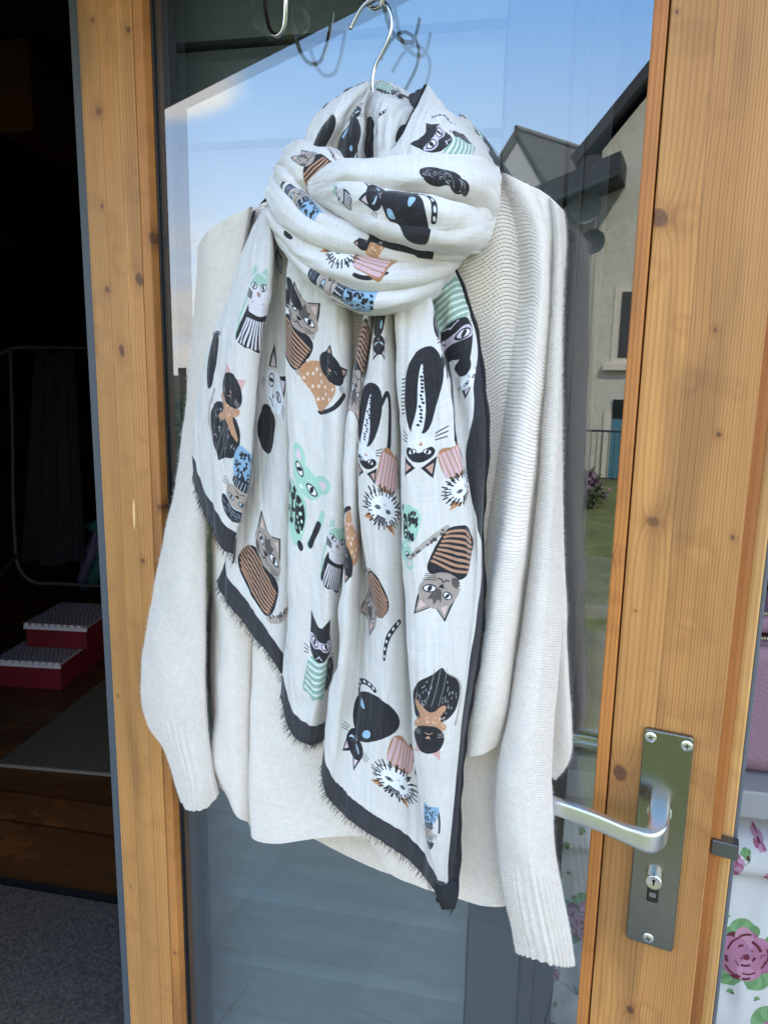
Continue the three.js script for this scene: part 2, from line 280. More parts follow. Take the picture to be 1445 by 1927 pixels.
{
  const rounded = (x0, x1, tex, y0 = Y0, y1 = Y1) => uvXY(box(x0, x1, y0, y1, -0.03, 0, 0.0025), x0, x1, Y0, YT);
  part('stile', rounded(-0.7735, -0.6832), woodL, door);
  part('stile', rounded(-0.0608, 0.0435), woodR, door);
  const bd = (a, b) => extrudeY([[a, -0.0165], [a, -0.0008], [a + 0.0008, 0], [b - 0.0016, 0], [b - 0.0004, -0.0005], [b, -0.0018], [b, -0.0165]], Y0, Y1);
  part('bead', uvXY(bd(-0.6818, -0.6672), -0.6818, -0.6518, Y0, YT), woodB, door);
  part('bead', uvXY(bd(-0.0752, -0.0622), -0.0922, -0.0622, Y0, YT), woodB2, door);
  part('outside_bead', box(-0.6818, -0.667, Y0, Y1, -0.056, -0.0375, 0.002), std(0.09, 0.105, 0.12, 0.6), door);
  part('outside_bead', box(-0.0752, -0.0622, Y0, Y1, -0.056, -0.0375, 0.002), std(0.09, 0.105, 0.12, 0.6), door);
  // stepped edge with a lip that is painted grey outside
  const edgeWood = woodMat(woodTex(0.02, 1.9, { seed: 63, px: 64, pitch: 0.003, tone: [160, 100, 46], line: [120, 70, 28] }));
  const edgePale = woodMat(woodTex(0.02, 1.9, { seed: 64, px: 64, pitch: 0.003, tone: [200, 154, 94], line: [160, 112, 56] }));
  part('edge_step', uvXY(box(0.0437, 0.0545, Y0, Y1, -0.04, -0.016), 0.0437, 0.0637, Y0, YT), edgeWood, door, 'brown wooden step in the door edge');
  part('edge_lip', uvXY(box(0.0547, 0.0668, Y0, Y1, -0.056, -0.028, 0.002), 0.0547, 0.0747, Y0, YT), edgePale, door, 'pale wooden lip of the door edge');
  part('edge_strip', box(0.067, 0.0712, Y0, Y1, -0.058, -0.032, 0.0012), std(0.10, 0.11, 0.125, 0.6), door, 'grey painted strip on the latch edge');
  part('edge_strip', box(-0.812, -0.7738, Y0, Y1, -0.058, -0.024, 0.002), std(0.065, 0.078, 0.092, 0.6), door, 'grey painted strip on the hinge edge');
  part('backing', box(-0.7733, -0.6835, Y0, Y1, -0.06, -0.0305), std(0.12, 0.14, 0.15, 0.6), door);
  part('backing', box(-0.0605, 0.0435, Y0, Y1, -0.06, -0.0305), std(0.12, 0.14, 0.15, 0.6), door);
  part('rail', box(-0.7735, 0.0435, Y1, 2.07, -0.06, 0), woodB, door);
  part('rail', box(-0.7735, 0.0435, 0.04, Y0, -0.06, 0), woodB, door);
  const glass = () => phy(1, 1, 1, 0, { transmission: 1, ior: 1.9, thickness: 0, specularIntensity: 1 });
  const gm = phy(0.86, 0.9, 0.89, 0, { transmission: 1, ior: 2.12, thickness: 0 });
  const smear = dtex(512, 1024, (u, v) => { const sp = hash(u * 512 | 0, v * 1024 | 0, 77) > 0.9994 ? 120 : 0, w = 26 * step(0.62, 0.8, fbm(u * 6 + v * 3, v * 9 - u * 2, 15, 4)) * noise(u * 160 + v * 90, v * 30, 4); const q = sp + w; return [q, q, q]; }, false);
  gm.roughness = 0.6; gm.roughnessMap = smear;
  const pg = new THREE.PlaneGeometry(0.614, Y1 - Y0).translate(-0.3725, (Y0 + Y1) / 2, 0);
  const p1 = part('pane', pg, gm, door); p1.position.z = G1;
  const p2 = part('pane', pg, gm, door); p2.position.z = G2; p2.rotation.y = 0.0008;
  // black seal and the perforated spacer between the panes
  part('seal', box(-0.6671, -0.6645, Y0, Y1, -0.0176, -0.0140, 0.0008), black, door);
  const sp = part('spacer', box(-0.6660, -0.6450, Y0, Y1, G2 + 0.0015, G1 - 0.0015), std(0.045, 0.048, 0.05, 0.45), door);
  const slot = new THREE.BoxGeometry(0.0013, 0.0017, 0.0005), holes = [];
  for (let y = Y0 + 0.01; y < Y1; y += 0.0042) for (const [x, z] of [[-0.6632, G1 - 0.0013], [-0.6608, G1 - 0.0013], [-0.6556, G1 - 0.0013], [-0.6530, G1 - 0.0013], [-0.6490, G1 - 0.0013]]) holes.push(slot.clone().translate(x, y, z));
  const hm = part('perforation', mergeGeometries(holes), std(0.02, 0.02, 0.022, 0.7), sp); hm.userData.kind = 'stuff';
  part('spacer', box(-0.0745, -0.0640, Y0, Y1, G2 + 0.0015, G1 - 0.0015), std(0.045, 0.048, 0.05, 0.45), door);

  // handle plate, lever, lock cylinder, latch
  const pt = dtex(256, 512, (u, v) => { const n = noise(u * 6, v * 700, 3) * 10 + fbm(u * 9, v * 14, 8, 4) * 26; return [214 - n * 0.35, 216 - n * 0.35, 210 - n * 0.35]; });
  const rough = dtex(256, 512, (u, v) => { const n = (noise(u * 40 + v * 9, v * 30 - u * 20, 14) > 0.86 ? 34 * hash(u * 256 | 0, v * 512 | 0, 6) : 0) + noise(u * 8, v * 500, 4) * 10 + fbm(u * 14, v * 24, 8, 4) * 22; return [n + 44, n + 44, n + 44]; }, false);
  const PX0 = -0.0292, PX1 = 0.0188, PY0 = 0.8925, PY1 = 1.1415;
  const s = new THREE.Shape(); const r = 0.005, e = 0.0012;
  s.moveTo(PX0 + r, PY0 + e).lineTo(PX1 - r, PY0 + e).quadraticCurveTo(PX1 - e, PY0 + e, PX1 - e, PY0 + r).lineTo(PX1 - e, PY1 - r).quadraticCurveTo(PX1 - e, PY1 - e, PX1 - r, PY1 - e).lineTo(PX0 + r, PY1 - e).quadraticCurveTo(PX0 + e, PY1 - e, PX0 + e, PY1 - r).lineTo(PX0 + e, PY0 + r).quadraticCurveTo(PX0 + e, PY0 + e, PX0 + r, PY0 + e);
  const pgeo = uvXY(new THREE.ExtrudeGeometry(s, { depth: 0.0052, bevelEnabled: true, bevelThickness: 0.0015, bevelSize: 0.0014, bevelSegments: 4 }).translate(0, 0, 0.0002), PX0, PX1, PY0, PY1);
  const plate = part('handle_plate', pgeo, std(0.38, 0.38, 0.36, 0.9, { metalness: 1, map: pt, roughnessMap: rough }), door);
  const zf = 0.0068;
  for (const [x, y] of [[-0.0222, 1.1335], [0.0128, 1.1320], [-0.0065, 0.9010]]) {
    const sc = part('screw', new THREE.LatheGeometry([[0.0001, 0.0013], [0.003, 0.0012], [0.0052, 0.0006], [0.0058, 0]].map(([a, b]) => new THREE.Vector2(a, b)), 24).rotateX(Math.PI / 2).translate(x, y, zf), satin, plate);
    const c = mergeGeometries([new THREE.BoxGeometry(0.0058, 0.0011, 0.0008), new THREE.BoxGeometry(0.0011, 0.0058, 0.0008)]).rotateZ(R(0, 1)).translate(x, y, zf + 0.0011);
    const cm = new THREE.Mesh(c, black); cm.name = 'screw_cross'; plate.add(cm);
  }
  // lever: neck comes out of the plate and turns to the left
  const alu = std(0.74, 0.75, 0.77, 0.56, { metalness: 1, roughnessMap: dtex(256, 256, (u, v) => { const n = 150 + 40 * (fbm(u * 16, v * 16, 6, 4) - 0.5) + 40 * (hash(u * 256 | 0, v * 256 | 0, 1) - 0.5); return [n, n, n]; }, false) });
  const nk = at(1240, 1527, 0.006), cor = V(nk.x + 0.001, nk.y - 0.006, 0.056);
  const path = new THREE.CatmullRomCurve3([V(nk.x, nk.y, 0.004), V(nk.x, nk.y - 0.001, 0.024), V(nk.x - 0.0005, nk.y - 0.004, 0.044), V(nk.x - 0.006, nk.y - 0.0055, 0.0535), V(nk.x - 0.022, nk.y - 0.004, 0.0555), V(nk.x - 0.06, nk.y + 0.002, 0.054), V(nk.x - 0.095, nk.y + 0.004, 0.051), V(nk.x - 0.122, nk.y + 0.003, 0.047)], false, 'centripetal');
  const N = 90, M = 28, pos = [], idx = [], F = path.getSpacedPoints(N);
  for (let i = 0; i <= N; i++) {
    const t = path.getTangentAt(i / N), up = V(0, 1, 0), side = V().crossVectors(t, up).normalize(), u2 = V().crossVectors(side, t).normalize();
    const k = i / N, hh = mix(0.0132, 0.0088, step(0.15, 0.5, k)) * (i === N ? 0.7 : 1), ww = mix(0.0105, 0.0054, step(0.15, 0.42, k)) * (i === N ? 0.7 : 1), pw = 0.38;
    for (let j = 0; j < M; j++) {
      const a = j / M * 2 * Math.PI, ca = Math.cos(a), sa = Math.sin(a);
      const p = F[i].clone().addScaledVector(side, ww * Math.sign(ca) * Math.abs(ca) ** pw).addScaledVector(u2, hh * Math.sign(sa) * Math.abs(sa) ** pw);
      pos.push(p.x, p.y, p.z);
    }
  }
  for (let i = 0; i < N; i++) for (let j = 0; j < M; j++) { const a = i * M + j, b = i * M + (j + 1) % M; idx.push(a, b, a + M, b, b + M, a + M); }
  pos.push(F[N].x, F[N].y, F[N].z); for (let j = 0; j < M; j++) idx.push(N * M + j, N * M + (j + 1) % M, pos.length / 3 - 1);
  const lg = new THREE.BufferGeometry(); lg.setAttribute('position', new THREE.Float32BufferAttribute(pos, 3)); lg.setIndex(idx); lg.computeVertexNormals(); uvBox(lg, 0.05);
  part('lever', lg, alu, door);
  const lathe = (pts, seg = 40) => new THREE.LatheGeometry(pts.map(([a, b]) => new THREE.Vector2(a, b)), seg).rotateX(Math.PI / 2);
  part('rose', lathe([[0.0125, 0], [0.0125, 0.0016], [0.0115, 0.0022], [0.0001, 0.0022]]).translate(nk.x, nk.y, zf), satin, door);
  const cy = at(1229, 1662, 0.018);
  const cyl = part('lock_cylinder', lathe([[0.0088, -0.006], [0.0088, 0.0085], [0.0080, 0.0108], [0.0070, 0.0112], [0.0068, 0.0106], [0.0001, 0.0106]]).translate(cy.x, cy.y, zf), std(0.72, 0.70, 0.66, 0.25, { metalness: 1 }), door);
  part('keyhole', mergeGeometries([new THREE.BoxGeometry(0.0018, 0.0066, 0.001).toNonIndexed(), new THREE.CylinderGeometry(0.0016, 0.0016, 0.001, 16).rotateX(Math.PI / 2).translate(0, 0.0022, 0).toNonIndexed()]).translate(cy.x, cy.y, zf + 0.0104), black, cyl);
  part('cylinder_tail', new RoundedBoxGeometry(0.0118, 0.030, 0.004, 3, 0.0019).translate(cy.x, cy.y - 0.0150, zf + 0.0002), std(0.05, 0.05, 0.05, 0.35, { metalness: 0.8 }), cyl);
  part('engraving', mergeGeometries([box(-0.0030, 0.0030, 0.0016, 0.0021, 0, 0.0004), box(-0.0030, 0.0030, -0.0021, -0.0016, 0, 0.0004), box(-0.0030, -0.0025, -0.0016, 0.0016, 0, 0.0004), box(0.0025, 0.0030, -0.0016, 0.0016, 0, 0.0004), box(-0.0016, -0.0006, -0.0009, 0.0009, 0, 0.0004), box(0.0005, 0.0016, -0.0009, 0.0009, 0, 0.0004)]).translate(cy.x, cy.y - 0.0205, zf + 0.0021), std(0.5, 0.5, 0.48, 0.5, { metalness: 0.6 }), cyl);
  const la = at(1341, 1594, -0.012);
  part('latch', box(0.046, la.x + 0.024, la.y - 0.0085, la.y + 0.0085, -0.026, -0.011, 0.001), std(0.14, 0.145, 0.15, 0.35, { metalness: 0.85 }), door);
  // the lever on the far side
  const far = part('outside_lever', lg.clone().scale(1, 1, -1).translate(0, 0.0, -0.058), satin, door); far.geometry.index.array.reverse();
  part('outside_plate', box(PX0, PX1, PY0, PY1, -0.067, -0.0605, 0.002), satin, door);
}

// ---------- beside the door: table, floral cloth, bag ----------
{
  const [fc, c] = canvas(1024, 1024);
  c.fillStyle = '#e9e9e6'; c.fillRect(0, 0, 1024, 1024);
  const petal = (x, y, r, a, w, col) => { c.save(); c.translate(x, y); c.rotate(a); c.fillStyle = col; c.beginPath(); c.moveTo(0, 0); c.bezierCurveTo(-w, -r * 0.3, -w * 0.9, -r, 0, -r); c.bezierCurveTo(w * 0.9, -r, w, -r * 0.3, 0, 0); c.fill(); c.restore(); };
  const leaf = (x, y, r, a) => { petal(x, y, r, a, r * 0.52, '#7fae74'); petal(x, y, r * 0.45, a + 0.1, r * 0.18, '#5c2530'); for (let k = -2; k <= 2; k++) petal(x + Math.sin(a) * r * 0.45 + k * 2, y - Math.cos(a) * r * 0.45, r * 0.5, a + k * 0.42, r * 0.2, k % 2 ? '#8aba7d' : '#76a56c'); };
  const rose = (x, y, r) => {
    for (let k = 0; k < 5; k++) leaf(x, y, r * R(1.35, 1.7), k * 1.26 + R(-0.3, 0.3));
    for (let k = 0; k < 9; k++) petal(x, y, r * R(0.95, 1.1), k * 0.7 + R(-0.1, 0.1), r * 0.5, ['#b5708f', '#c98aa6', '#6d2233'][k % 3]);
    for (let ring = 0; ring < 4; ring++) { const q0 = r * (0.86 - ring * 0.2); for (let k = 0; k < 6 - ring; k++) { const a = k * 6.283 / (6 - ring) + ring * 0.8 + R(-0.25, 0.25), q = q0 * R(0.85, 1.15); petal(x + Math.sin(a) * q * 0.15, y - Math.cos(a) * q * 0.15, q, a, q * 0.5, (k + ring) % 3 ? '#c083a0' : '#d29ab2'); c.strokeStyle = '#6a1f30'; c.lineWidth = r * R(0.03, 0.11); c.beginPath(); c.arc(x + R(-0.12, 0.12) * r, y + R(-0.12, 0.12) * r, q * R(0.75, 1), a - R(1.9, 2.4), a - R(1.2, 1.6)); c.stroke(); } }
    c.fillStyle = '#7a2438'; c.beginPath(); c.arc(x, y, r * 0.12, 0, 7); c.fill();
  };
  const bloom = (x, y, r) => { for (let k = 0; k < 6; k++) petal(x, y, r, k * 1.05 + R(0, 0.3), r * 0.5, k % 2 ? '#cfa0b8' : '#b8698b'); c.fillStyle = '#7a2a40'; c.beginPath(); c.arc(x, y, r * 0.25, 0, 7); c.fill(); };
  const sprig = (x, y) => { c.strokeStyle = '#7d9a72'; c.lineWidth = 2.5; for (let k = 0; k < 4; k++) { const a = R(0, 6.28), l = R(60, 110), ex = x + Math.cos(a) * l, ey = y + Math.sin(a) * l; c.beginPath(); c.moveTo(x, y); c.quadraticCurveTo(x + l * 0.4, y, ex, ey); c.stroke(); k % 2 ? bloom(ex, ey, R(16, 26)) : leaf(ex, ey, R(26, 40), a); } for (let k = 0; k < 3; k++) bloom(x + R(-35, 35), y + R(-35, 35), R(20, 34)); };
  for (let i = 0; i < 4; i++) for (let j = 0; j < 4; j++) { const x = 128 + i * 256 + (j % 2) * 100 + R(-30, 30) - 60, y = 128 + j * 256 + R(-30, 30); (i + j) % 2 ? rose(x, y, R(66, 88)) : sprig(x, y); }
  for (let k = 0; k < 12; k++) bloom(R(0, 1024), R(0, 1024), R(13, 22));
  for (let k = 0; k < 40; k++) leaf(R(0, 1024), R(0, 1024), R(14, 24), R(0, 6));
  const floral = ctex(fc, true);
  const T = thing('side_table', 'white table with painted top edge inside the opening beside the door', 'table', WP(0, 0, 0), TH);
  const white = std(0.3, 0.3, 0.3, 0.5);
  part('table_top', box(0.55, 1.75, 0.842, 0.888, -0.75, -0.12, 0.004), white, T);
  for (const [x, z] of [[0.62, -0.2], [1.68, -0.2], [0.62, -0.68], [1.68, -0.68]]) part('leg', box(x - 0.025, x + 0.025, 0, 0.841, z - 0.025, z + 0.025, 0.003), white, T);
  part('lower_rail', box(0.646, 1.654, 0.37, 0.40, -0.215, -0.185, 0.002), white, T);
  // cloth: hangs in soft folds below the top
  const nu = 150, nv = 50, pos = [], uv = [], idx = [];
  for (let j = 0; j <= nv; j++) for (let i = 0; i <= nu; i++) {
    const u = i / nu, v = j / nv, x = 0.56 + 1.15 * u;
    let y = 0.815 - 0.385 * v + 0.004 * Math.sin(u * 9), z = -0.135 + 0.03 * step(0, 0.12, v) - 0.016 * step(0.14, 0.2, v) * (1 - step(0.22, 0.5, v)) + 0.009 * Math.sin(u * 40 + 2 * v) * v + 0.05 * (fbm(u * 14, v * 2.2, 4, 4) - 0.5) * (0.2 + v) - 0.05 * (1 - step(0, 0.06, v));
    pos.push(x, y, z); uv.push(x / 0.5 + 0.25, 1 - v * 0.385 / 0.5);
  }
  for (let j = 0; j < nv; j++) for (let i = 0; i < nu; i++) { const a = j * (nu + 1) + i; idx.push(a, a + nu + 1, a + 1, a + 1, a + nu + 1, a + nu + 2); }
  const g = new THREE.BufferGeometry(); g.setAttribute('position', new THREE.Float32BufferAttribute(pos, 3)); g.setAttribute('uv', new THREE.Float32BufferAttribute(uv, 2)); g.setIndex(idx); g.computeVertexNormals();
  const cl = thing('floral_cloth', 'white cotton cloth printed with pink roses hanging under the white table top', 'tablecloth', WP(0, 0, 0), TH);
  part('fabric', g, std(0.62, 0.61, 0.60, 0.85, { map: floral, side: THREE.DoubleSide }), cl);
  const bag = thing('zipped_bag', 'purple bag with a metal zip lying on the white table', 'bag', WP(0, 0, 0), TH);
  const leather = std(0.27, 0.15, 0.19, 0.55, { bumpMap: grainTex, bumpScale: 0.0008 });
  part('body', uvBox(new RoundedBoxGeometry(0.88, 0.225, 0.34, 5, 0.035).translate(1.12, 0.889 + 0.1125, -0.33), 0.15), leather, bag);
  part('lid', uvBox(new RoundedBoxGeometry(0.88, 0.03, 0.345, 4, 0.013).translate(1.12, 1.141, -0.33), 0.15), leather, bag);
  const zg = [], z1 = [];
  for (let x = 0.72; x < 1.52; x += 0.004) { zg.push(new THREE.BoxGeometry(0.0024, 0.0035, 0.003).translate(x, 1.1215, -0.1575)); z1.push(new THREE.BoxGeometry(0.0024, 0.003, 0.003).translate(x, 1.1585, -0.164)); }
  const steel = std(0.6, 0.58, 0.56, 0.35, { metalness: 1 });
  part('zip', mergeGeometries(zg), steel, bag).userData.kind = 'stuff'; part('zip', mergeGeometries(z1), steel, bag).userData.kind = 'stuff';
  const sack = thing('brown_sack', 'brown cloth bundle lying on the purple bag', 'bundle', WP(1.02, 1.156, -0.36), TH);
  const sg = new THREE.SphereGeometry(0.1, 40, 28), sp = sg.attributes.position;
  for (let i = 0; i < sp.count; i++) { const x = sp.getX(i), y = sp.getY(i), z = sp.getZ(i), k = 1 + 0.35 * (fbm(x * 14 + 5, y * 14 + z * 9, 6, 3) - 0.5); sp.setXYZ(i, x * k * 1.3, y * k * 0.62 + 0.055, z * k); }
  sg.computeVertexNormals(); part('cloth', sg, std(0.13, 0.075, 0.04, 0.95), sack);
}

// ---------- inside the doorway: red boxes, clothes rail, garments ----------
{
  const [dc, d] = canvas(256, 256); d.fillStyle = '#d9d6d6'; d.fillRect(0, 0, 256, 256);
  for (let i = 0; i < 9; i++) for (let j = 0; j < 9; j++) { d.fillStyle = (i + j) % 3 ? '#8d1f30' : '#3a2226'; d.beginPath(); d.arc(16 + i * 28 + (j % 2) * 14, 16 + j * 28, 7, 0, 7); d.fill(); }
  const dots = ctex(dc), red = std(0.17, 0.008, 0.014, 0.6), lidM = std(0.62, 0.58, 0.58, 0.7, { map: dots }), white = std(0.7, 0.66, 0.66, 0.7);
  const mk = (label, s, y, dd, w, h, dep) => {
    const t = thing('storage_box', label, 'box', WP(s, y, dd), TH + 0.1, 'red storage boxes inside the doorway');
    part('body', box(-w / 2, w / 2, 0, h, -dep, 0, 0.003), red, t);
    const lid = part('lid', uvBox(box(-w / 2 - 0.006, w / 2 + 0.006, h, h + 0.018, -dep - 0.006, 0.006, 0.003), 0.2), lidM, t);
    const sc = [], sg = new THREE.CylinderGeometry(0.0115, 0.0115, 0.003, 14).rotateX(Math.PI / 2);
    for (let x = -w / 2 + 0.012; x < w / 2 - 0.005; x += 0.034) sc.push(sg.clone().translate(x, h + 0.007, 0.0075));
    part('scallop', mergeGeometries(sc), white, lid);
    part('rim', box(-w / 2 - 0.007, w / 2 + 0.007, h - 0.014, h + 0.001, 0.0005, 0.008, 0.002), white, lid);
  };
  const P = (x, z) => { const dx = x - HX, dz = z - HZ; return [dx * Math.cos(TH) - dz * Math.sin(TH), dx * Math.sin(TH) + dz * Math.cos(TH)]; };
  const [a, b] = P(-2.87, -1.53);
  mk('red box with dotted white lid standing on the floor, lower of the two', a - 0.02, 0.002, b, 0.33, 0.125, 0.52);
  mk('red box with dotted white lid resting on the lower red box', a + 0.02, 0.148, b - 0.17, 0.32, 0.11, 0.34);
  // tubular clothes rail
  const ray = (px, py, t) => { const q = at(px, py, 0).sub(EYE).normalize(); return EYE.clone().addScaledVector(q, t); };
  const rail = thing('clothes_rail', 'chrome tubular clothes rail in the dark behind the red boxes', 'clothes rail');
  const grey = std(0.035, 0.032, 0.03, 0.6);
  const t0 = 4.25;
  part('frame', tube([ray(20, 655, t0), ray(24, 800, t0), ray(26, 950, t0), ray(30, 1030, t0), ray(36, 1068, t0), ray(62, 1094, t0), ray(110, 1098, t0 + 0.03), ray(220, 1104, t0 + 0.1)], 0.011, 80), grey, rail);
  part('top_bar', tube([ray(-20, 690, t0), ray(8, 662, t0), ray(30, 655, t0), ray(90, 654, t0), ray(220, 656, t0 + 0.1)], 0.010, 50), grey, rail);
  part('foot', tube([ray(32, 1045, t0), ray(0, 1082, t0 - 0.2), ray(-30, 1115, t0 - 0.35)], 0.011, 20), grey, rail);
  const garment = (label, px, py0, py1, w, t, mats, tilt = 0) => {
    const th = thing('hanging_garment', label, 'garment');
    mats.forEach((m, k) => {
      const a = ray(px + k * 14, py0, t), b = ray(px + k * 14 + tilt, py1 - k * 4, t), nu = 40, nv = 30, pos = [], idx = [];
      for (let j = 0; j <= nv; j++) for (let i = 0; i <= nu; i++) { const u = i / nu, v = j / nv, p = a.clone().lerp(b, v); const s = (u - 0.5) * w * (0.6 + 0.4 * v); pos.push(p.x + s * 0.85, p.y + 0.02 * Math.sin(u * 9 + k), p.z - s * 0.5 + 0.02 * Math.sin(u * 22 + 3 * k) * (0.4 + v) + k * 0.03 + (u < 0.02 || u > 0.98 ? -0.02 : 0)); }
      for (let j = 0; j < nv; j++) for (let i = 0; i < nu; i++) { const q = j * (nu + 1) + i; idx.push(q, q + nu + 1, q + 1, q + 1, q + nu + 1, q + nu + 2); }
      const g = new THREE.BufferGeometry(); g.setAttribute('position', new THREE.Float32BufferAttribute(pos, 3)); g.setIndex(idx); g.computeVertexNormals();
      part('fabric', g, m, th);
    });
  };
  const drape = thing('draped_scarf', 'teal and lilac scarf bundled over the lower bar of the clothes rail', 'scarf');
  const lilac = std(0.13, 0.10, 0.17, 0.85, { side: 2 }), teal = std(0.022, 0.12, 0.10, 0.85, { side: 2 });
  const fold = (m, ...c) => part('fabric', sheetGeo(sheet(c, { nu: 30, nv: 30, disp: (u, v, x, y) => 0.035 * (fbm(x * 22, y * 9, 7, 3) - 0.5) })), m, drape);
  fold(lilac, '176,1000,-2500 163,1030,-2480 152,1066,-2480 143,1094,-2490', '181,1003,-2440 170,1036,-2420 160,1070,-2420 150,1100,-2440', '186,1008,-2470 178,1040,-2450 168,1074,-2450 160,1092,-2470', '200,1010,-2500 188,1045,-2500 178,1075,-2500 172,1090,-2500');
  fold(teal, '186,1032,-2450 176,1060,-2440 166,1084,-2440 153,1106,-2450', '192,1036,-2410 182,1066,-2400 172,1092,-2400 160,1113,-2410', '204,1040,-2450 196,1070,-2440 184,1090,-2440 176,1104,-2450');
  fold(teal, '156,992,-2490 170,1000,-2450 190,1004,-2450', '162,986,-2450 174,988,-2410 192,988,-2410', '172,982,-2490 182,976,-2470 196,972,-2470');
  garment('black coat hanging on the clothes rail', 100, 662, 1060, 0.36, 4.75, [std(0.012, 0.012, 0.013, 0.9, { side: 2 })]);
}

// ---------- across the garden (mirrored in the glass) ----------
{
  const VC = V(0, 1.49, -0.785), dg = Math.PI / 180;
  const pol = (az, el, r) => V(Math.sin(az * dg) * r, VC.y + r * Math.tan(el * dg), VC.z + Math.cos(az * dg) * r);
  const rt = dtex(256, 256, (u, v) => { const n = fbm(u * 40, v * 40, 2, 4); return [170 + 26 * n, 166 + 26 * n, 154 + 26 * n]; }, true, [0.5, 0.5]);
  const render = std(1, 1, 1, 0.95, { map: rt }), slateT = dtex(256, 256, (u, v) => { const r = Math.floor(v * 16), f = v * 16 - r, x = u * 10 + (r % 2) * 0.5, e = (f < 0.14 || x - Math.floor(x) < 0.05) ? 0.55 : 1, q = 0.8 + 0.4 * hash(Math.floor(x), r, 4); return [86 * e * q, 86 * e * q, 84 * e * q]; });
  const slate = std(1, 1, 1, 0.8, { map: slateT }), dark = std(0.02, 0.022, 0.026, 0.6), cream = std(0.55, 0.5, 0.42, 0.8);
  const pane = phy(0.02, 0.025, 0.025, 0.15), blue = std(0.06, 0.17, 0.22, 0.6);
  const H = thing('rendered_house', 'pale rendered house with steep dark verge facing the cabin', 'house', [0, -0.16, 13]);
  const yy = 0.16;
  part('wall', prism([[-2.05, 0], [4.5, 0], [4.5, 5.7 + yy], [1.2, 9.4 + yy], [-2.05, 5.62 + yy]], 0, 8), render, H);
  // verge boards and roof slabs
  const slab = (x0, y0, x1, y1, t, z0, z1, m, name, parent) => { const a = Math.atan2(y1 - y0, x1 - x0), l = Math.hypot(x1 - x0, y1 - y0); const g = uvBox(box(0, l, 0, t, z0, z1), 1.2); g.rotateZ(a).translate(x0, y0, 0); return part(name, g, m, parent); };
  const rf = slab(-2.42, 5.36 + yy, 1.2, 9.52 + yy, 0.16, -0.35, 8.3, dark, 'roof', H);
  slab(4.9, 5.3 + yy, 1.2, 9.52 + yy, -0.16, -0.35, 8.3, dark, 'roof', H);
  part('eave_box', box(-2.40, -2.05, 5.1 + yy, 5.48 + yy, -0.3, 8.0), dark, H);
  part('annex_wall', prism([[-4.6, 0], [-2.06, 0], [-2.06, 5.0 + yy], [-4.6, 4.2 + yy]], -0.3, 6), render, H);
  const ax = part('annex_roof', prism([[-5.0, 3.9 + yy], [-1.62, 4.98 + yy], [-1.62, 5.32 + yy], [-5.0, 4.27 + yy]], -0.9, 6.2), dark, H);
  part('gutter', new THREE.CylinderGeometry(0.06, 0.06, 3.5, 12).rotateZ(Math.PI / 2 + 0.31).translate(-3.3, 4.4 + yy, -0.95), dark, H);
  const win = part('window', box(-1.66, -0.66, 1.95 + yy, 3.3 + yy, -0.02, 0.04), cream, H);
  part('pane', box(-1.54, -1.13, 2.05 + yy, 3.2 + yy, -0.028, -0.021), pane, win); part('pane', box(-1.08, -0.76, 2.05 + yy, 3.2 + yy, -0.028, -0.021), pane, win);
  part('sill', box(-1.78, -0.56, 1.82 + yy, 1.945 + yy, -0.12, 0.02, 0.01), cream, H);
  const dr = part('house_door', box(-1.56, -0.6, 0.0, 1.02 + yy, -0.03, 0.03), blue, H); part('door_frame', box(-1.70, -1.565, 0.0, 1.08 + yy, -0.035, 0.03), cream, H);
  part('lintel', box(-1.56, -0.6, 0.95 + yy, 1.3 + yy, -0.036, -0.031), pane, H);
  for (const [x, y, r, m] of [[-2.18, 4.54, 0.27, 0.16], [-2.02, 3.98, 0.21, 0.05]]) {
    const d = part('satellite_dish', new THREE.LatheGeometry([[0.001, 0.0], [r * 0.5, 0.02], [r * 0.85, 0.06], [r, 0.09], [r * 0.98, 0.095], [r * 0.5, 0.03], [0.001, 0.012]].map(([a, b]) => new THREE.Vector2(a, b)), 36).rotateX(-Math.PI / 2).translate(x, y + yy, -0.55), std(m, m * 1.02, m * 1.04, 0.6), H);
    part('arm', new THREE.CylinderGeometry(0.015, 0.015, 0.32, 8).rotateX(Math.PI / 2).translate(x, y - 0.05 + yy, -0.44), dark, d);
  }
  const rl = thing('garden_railing', 'thin metal railing before the door of the pale house', 'railing', [0, -0.16, 12.2]);
  for (let k = 0; k < 26; k++) part('bar', new THREE.CylinderGeometry(0.008, 0.008, 0.86, 6).translate(-2.7 + k * 0.1, 0.47, 0), dark, rl);
  part('top_rail', box(-2.75, -0.1, 0.9, 0.935, -0.02, 0.02), dark, rl); part('bottom_rail', box(-2.75, -0.1, 0.08, 0.1, -0.012, 0.012), dark, rl);
  // farther house, gable towards the garden's left, long slate roof
  const F = thing('gabled_house', 'distant grey house with a long slate roof, left of the pale house', 'house');
  const pk = pol(-14.3, 17.7, 23), le = pol(-16.2, 14.8, 22.5), re = pol(-11.2, 13.2, 22.8), rr = pol(-6.5, 15.2, 26);
  const B2 = rr.clone().sub(pk), quadG = (a, b, c, d) => { const g = new THREE.BufferGeometry().setFromPoints([a, b, c, a, c, d]); g.setAttribute('uv', new THREE.Float32BufferAttribute([0, 0, 0, 4, 5, 4, 0, 0, 5, 4, 5, 0], 2)); g.computeVertexNormals(); return g; };
  const low = (p, y) => V(p.x, y, p.z);
  const le2 = le.clone().add(B2), re2 = re.clone().add(B2);
  const gw = new THREE.BufferGeometry().setFromPoints([pk, le, re, le, low(le, -0.2), low(re, -0.2), le, low(re, -0.2), re]); gw.setAttribute('uv', new THREE.Float32BufferAttribute(new Array(18).fill(0.3), 2)); gw.computeVertexNormals();
